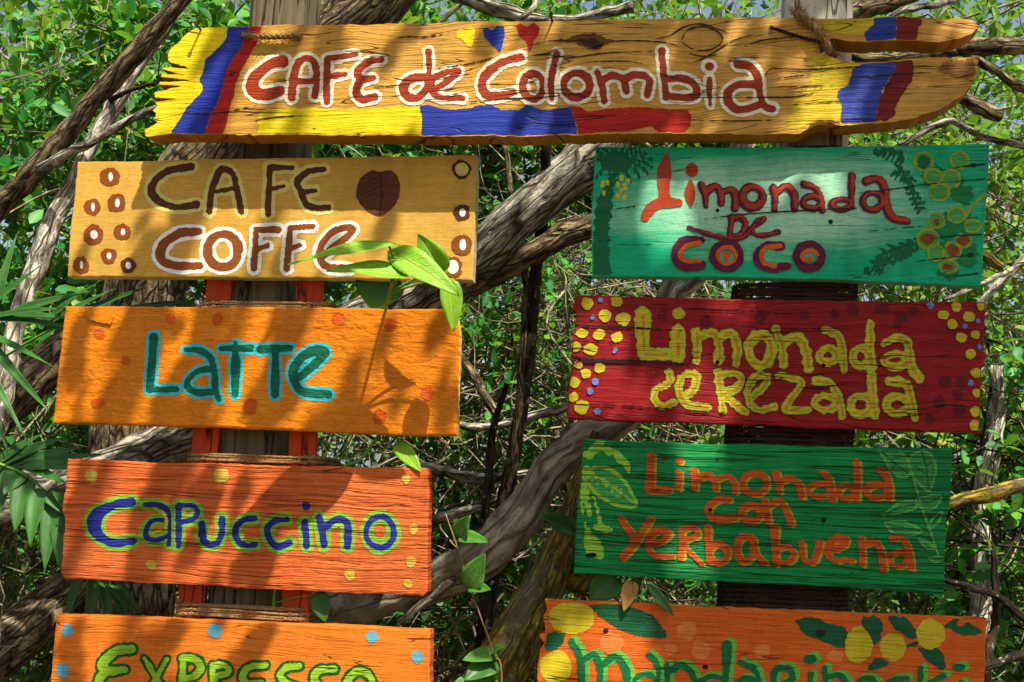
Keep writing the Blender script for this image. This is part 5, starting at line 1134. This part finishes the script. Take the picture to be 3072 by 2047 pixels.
for bx, by, bd, tx, ty, td, w, m_ in ((1150, 835, .12, 1120, 935, .115, .15, LEAF_PA), (1195, 1335, .12, 1262, 1412, .07, .05, LEAF_PO), (955, 1785, .12, 975, 1868, .11, .06, LEAF_PA)):
    big_leaf('leaf', U(bx, by, bd), U(tx, ty, td), w, CAMN, m_, t, 'heart', .08, .2, .01, b0, int(bx))
stem('leaf_stalk', [(1165, 950, .13), (1155, 880, .13), (1150, 835, .12)], .0026, VST, t, b0); stem('leaf_stalk', [(1110, 1362, .14), (1160, 1345, .13), (1195, 1335, .12)], .0022, VST, t, b0); stem('leaf_stalk', [(822, 1810, .135), (900, 1790, .115), (955, 1785, .12)], .0022, VST, t, b0)
# low plant between the stacks
b0 = U(1500, 2047, .16); b0[2] = 0
t = empty('climbing_shoot', Vector(b0)); tag(t, 'thin brown shoot with round green leaves beside the capuccino board', 'vine')
A = catmull(np.vstack([b0 + np.array((0, 0, -.03)), U(1505, 2150, .16), U(1478, 1960, .15), U(1445, 1860, .14), U(1405, 1750, .13), U(1378, 1660, .12), U(1336, 1540, .12)]), .015)
arr_obj('stem', tube_arrays(A, np.linspace(.0035, .0018, len(A)), 7), VBR, t, True, b0)
for k, (bx, by, tx, ty, w, m_) in enumerate(((1380, 1610, 1400, 1550, .062, LEAF_PG), (1385, 1612, 1462, 1620, .045, LEAF_PG), (1410, 1760, 1450, 1662, .075, LEAF_PG), (1412, 1765, 1470, 1765, .04, LEAF_PG), (1480, 1962, 1390, 1975, .05, LEAF_PG), (1478, 1958, 1515, 1930, .028, LEAF_PG), (1480, 1990, 1395, 2035, .07, LEAF_PA), (1478, 2040, 1350, 2060, .08, LEAF_PG))):
    big_leaf('leaf', U(bx, by, .125 if by < 1800 else .15), U(tx, ty, .09), w, (-.1 + .2 * (k % 2), -.8, .5), m_, t, 'heart', .1, .3, .02, b0, 70 + k)
# stray leaves above the fruit board
for nm, bx, by, bd, tx, ty, td, w, m_, lab, px_ in (
        ('dry_leaf', 1895, 1752, .052, 1872, 1832, .02, .042, LEAF_DRY, 'curled tan dry leaf hanging above the orange fruit board', 0),
        ('narrow_leaf', 1944, 1752, .052, 2018, 1842, .01, .026, LEAF_PA, 'narrow green leaf hanging under the green yerbabuena board', 0),
        ('broad_leaf', 1720, 1592, .33, 1622, 1540, .25, .055, LEAF_PA, 'broad green leaf beside the left edge of the yerbabuena board', 0),
        ('broad_leaf', 1850, 1735, .09, 1765, 1795, .08, .09, LEAF_PA, 'broad dark leaf between the yerbabuena and fruit boards', 0)):
    bw = U(bx, by, bd); o = big_leaf(nm, bw, U(tx, ty, td), w, CAMN, m_, None, 'heart' if nm != 'narrow_leaf' else 'lance', .12, .45, .02, bw, int(bx)); o.location = bw
    tag(o, lab, 'leaf')
# ================================================================ PALM FRONDS AT THE LEFT
def frond(label, rach, leaflets, mat, w, bp):
    P = np.array([U(x, y, d) for x, y, d in rach]); b0 = P[0].copy()
    t = empty('palm_frond', Vector(b0)); tag(t, label, 'palm frond', 'palm fronds')
    arr_obj('rachis', tube_arrays(catmull(P, .02), np.linspace(.006, .003, len(catmull(P, .02))), 7), VST, t, True, b0)
    for k, (bx, by, bd, tx, ty, td) in enumerate(leaflets):
        big_leaf('leaflet', U(bx, by, bd), U(tx, ty, td), w * (0.8 + .4 * ((k * 37) % 10) / 10), (0.1, -.75, .65) if k % 2 else (-.1, -.9, .4), mat, t, 'blade', .10, .35, .006, b0, k + 200)
frond('palm frond of narrow blades beside the left edge of the amber board', [(-420, 1150, .30), (-200, 1010, .30), (-40, 960, .28), (60, 950, .26)],
      [(-40, 955, .28, 190, 905, .18), (20, 950, .27, 236, 938, .2), (-60, 950, .28, 215, 965, .2), (-80, 985, .28, 165, 1078, .16), (-60, 1000, .28, 130, 1215, .15), (-100, 1000, .28, 80, 1300, .14), (-40, 930, .3, 120, 780, .3), (-20, 940, .3, 40, 700, .32), (30, 940, .3, 260, 860, .26), (-90, 1010, .3, 20, 1340, .16)], LEAF_PA, .030, 0)
frond('palm frond of pale blades under the ochre coffee board', [(-260, 1260, .42), (0, 1080, .40), (160, 985, .36), (240, 950, .34)],
      [(170, 975, .36, 622, 862, .24), (200, 965, .36, 520, 880, .24), (150, 985, .36, 420, 845, .3), (140, 980, .36, 350, 838, .3), (220, 960, .34, 600, 905, .22), (120, 985, .38, 280, 830, .32)], LEAF_PA, .034, 0)
frond('palm frond of striped blades between the amber and rust boards', [(-340, 1500, .24), (-80, 1430, .24), (60, 1400, .22), (120, 1390, .2)],
      [(0, 1400, .22, 238, 1328, .16), (30, 1395, .22, 292, 1372, .14), (60, 1395, .2, 255, 1392, .12), (70, 1400, .2, 205, 1440, .1), (-40, 1410, .22, 180, 1300, .18), (-20, 1400, .22, 120, 1290, .2), (80, 1400, .2, 300, 1350, .15)], LEAF_PA, .042, 0)
frond('dark palm frond with broad ragged leaflets left of the rust board', [(-200, 1340, .22), (20, 1400, .2), (120, 1460, .18), (190, 1560, .16), (215, 1640, .16)],
      [(30, 1410, .2, -20, 1560, .14), (80, 1430, .19, 40, 1590, .12), (120, 1465, .18, 82, 1632, .1), (160, 1510, .17, 130, 1705, .1), (195, 1560, .16, 190, 1740, .12), (150, 1480, .17, 236, 1560, .16), (190, 1540, .16, 245, 1660, .16), (60, 1420, .2, 10, 1480, .14)], LEAF_PA, .064, 0)
frond('drooping dark palm blades below the rust capuccino board', [(60, 1520, .34), (180, 1600, .32), (280, 1700, .3), (330, 1740, .28)],
      [(250, 1690, .3, 180, 1900, .26), (290, 1710, .3, 260, 1900, .26), (310, 1720, .3, 330, 1900, .25), (325, 1735, .3, 400, 1890, .26), (330, 1740, .3, 420, 1840, .26)], LEAF_PA, .040, 0)

# ================================================================ SHADE TREE OVERHEAD (out of frame, casts the dappled light)
def shade_tree():
    rg = np.random.default_rng(5); base = np.array((3.2, -1.0, -.1))
    t = empty('shade_tree', Vector(base)); tag(t, 'tall shade tree standing behind the viewer, crown over the signs', 'tree')
    top = np.array((3.0, -.5, 5.8))
    def tb(name, pts, r0, r1):
        A = catmull(np.array(pts), .06); arr_obj(name, tube_arrays(A, np.linspace(r0, r1, len(A)), 12, .05, 3), BARK_G, t, True, base)
    tb('trunk', [base, (3.15, -.9, 1.4), (3.1, -.8, 3.0), (3.0, -.6, 4.6), top], .16, .07)
    # limbs whose shadows run slantwise over the left boards
    sv = np.array(SUNV)
    def lift(px, py, h):
        p = U(px, py, DL); return p + sv * (h / sv[2])
    for (a, b, h, r) in (((1080, -150), (760, 560), 4.0, .030), ((640, 500), (260, 1350), 3.8, .030)):
        p0, p1 = lift(*a, h), lift(*b, h - .15); m = (p0 + p1) / 2 + rg.normal(0, .03, 3)
        tb('limb', [top, (1.6, -1.9, 6.3), (p0[0] * .6 + .3, -1.2, 6.5), p0, m, p1], .06, r * .8)
    n = 12000; px = rg.uniform(-200, 3300, n); py = rg.uniform(-500, 2500, n)
    den = np.where(px > 1660, 0.95, 0.015)
    den = np.where((px > 1500) & (py < 430), 0.12, den)
    den = np.where((px > 2330) & (px < 2720) & (py < 430), 0.42, den)
    den = np.where((px > 1780) & (px < 2180) & (py < 200), 0.40, den)
    den = np.where((px < 1450) & (py > 900) & (py < 1320), 0.05, den)
    den = np.where((px > 1000) & (px < 1450) & (py > 1320), 0.0, den)
    for cx, cy, rx, ry in ((2000, 640, 70, 120), (2480, 500, 36, 130), (2130, 1180, 75, 110), (2090, 1370, 80, 70), (2080, 1680, 75, 90), (1850, 1190, 120, 90), (1770, 990, 100, 70), (1820, 1990, 150, 130), (2320, 560, 50, 40), (2200, 920, 40, 50)):  # crown gaps shaped so that sun spots land on the boards
        den = np.where(((px - cx) / (rx + 42)) ** 2 + ((py - cy) / (ry + 42)) ** 2 < 1, 0.0, den)
    k = rg.random(n) < den; px, py = px[k], py[k]; n = len(px)
    h = rg.uniform(2.2, 3.6, n); P = U(px, py, DR); P = P + sv * (h / sv[2])[:, None]
    # added leaf strips, placed up the sun's path to throw slanting bars of shade
    ex_ = []
    for x0, y0, x1, y1, hw, lai in ((1010, 50, 925, 340, 30, 1.1), (1740, 120, 1690, 430, 95, .8), (2190, 40, 2080, 310, 34, 1.2), (2262, 60, 2170, 330, 24, 1.0), (700, 60, 640, 120, 30, .8),
            (520, 690, 405, 850, 36, 1.2), (885, 700, 830, 850, 28, .9), (760, 760, 730, 850, 22, .6), (450, 900, 330, 1300, 52, 1.0), (660, 890, 520, 1300, 66, 1.2), (880, 890, 760, 1300, 56, 1.1), (260, 920, 180, 1290, 24, .6),
            (470, 1380, 400, 1750, 40, 1.0), (640, 1390, 560, 1750, 34, .9), (840, 1400, 760, 1760, 50, 1.0), (250, 1390, 200, 1740, 26, .6), (520, 1850, 420, 2120, 70, 1.1), (260, 1850, 190, 2100, 44, .9), (770, 1880, 690, 2120, 60, 1.0)):
        m_ = int(math.hypot(x1 - x0, y1 - y0) * 2 * hw * SC * SC * lai / 0.0019); tt = rg.random(m_)
        pp = U(x0 + (x1 - x0) * tt + rg.normal(0, hw * .55, m_), y0 + (y1 - y0) * tt + rg.normal(0, 8, m_), DL if x1 < 1450 and y0 > 440 else 0.0)
        ex_.append(pp + sv * (rg.uniform(1.6, 2.4, m_) / sv[2])[:, None])
    P = np.vstack([P] + ex_)
    q = project(P); ok = (q[:, 2] < 0.05) | (q[:, 1] < -150) | (np.abs(q[:, 0] - 1536) > 1900); P = P[ok]; n = len(P)
    D = unit(n, rg); N_ = sv + unit(n, rg) * .6; L = rg.uniform(.055, .085, n)
    P = P - D / np.linalg.norm(D, axis=1)[:, None] * (L * .5)[:, None]
    v, f = leaves_arrays(P, D, N_, L, L)
    o = mesh_obj('crown', v - base, f, LEAF_V, t, True); o['kind'] = 'stuff'
shade_tree()
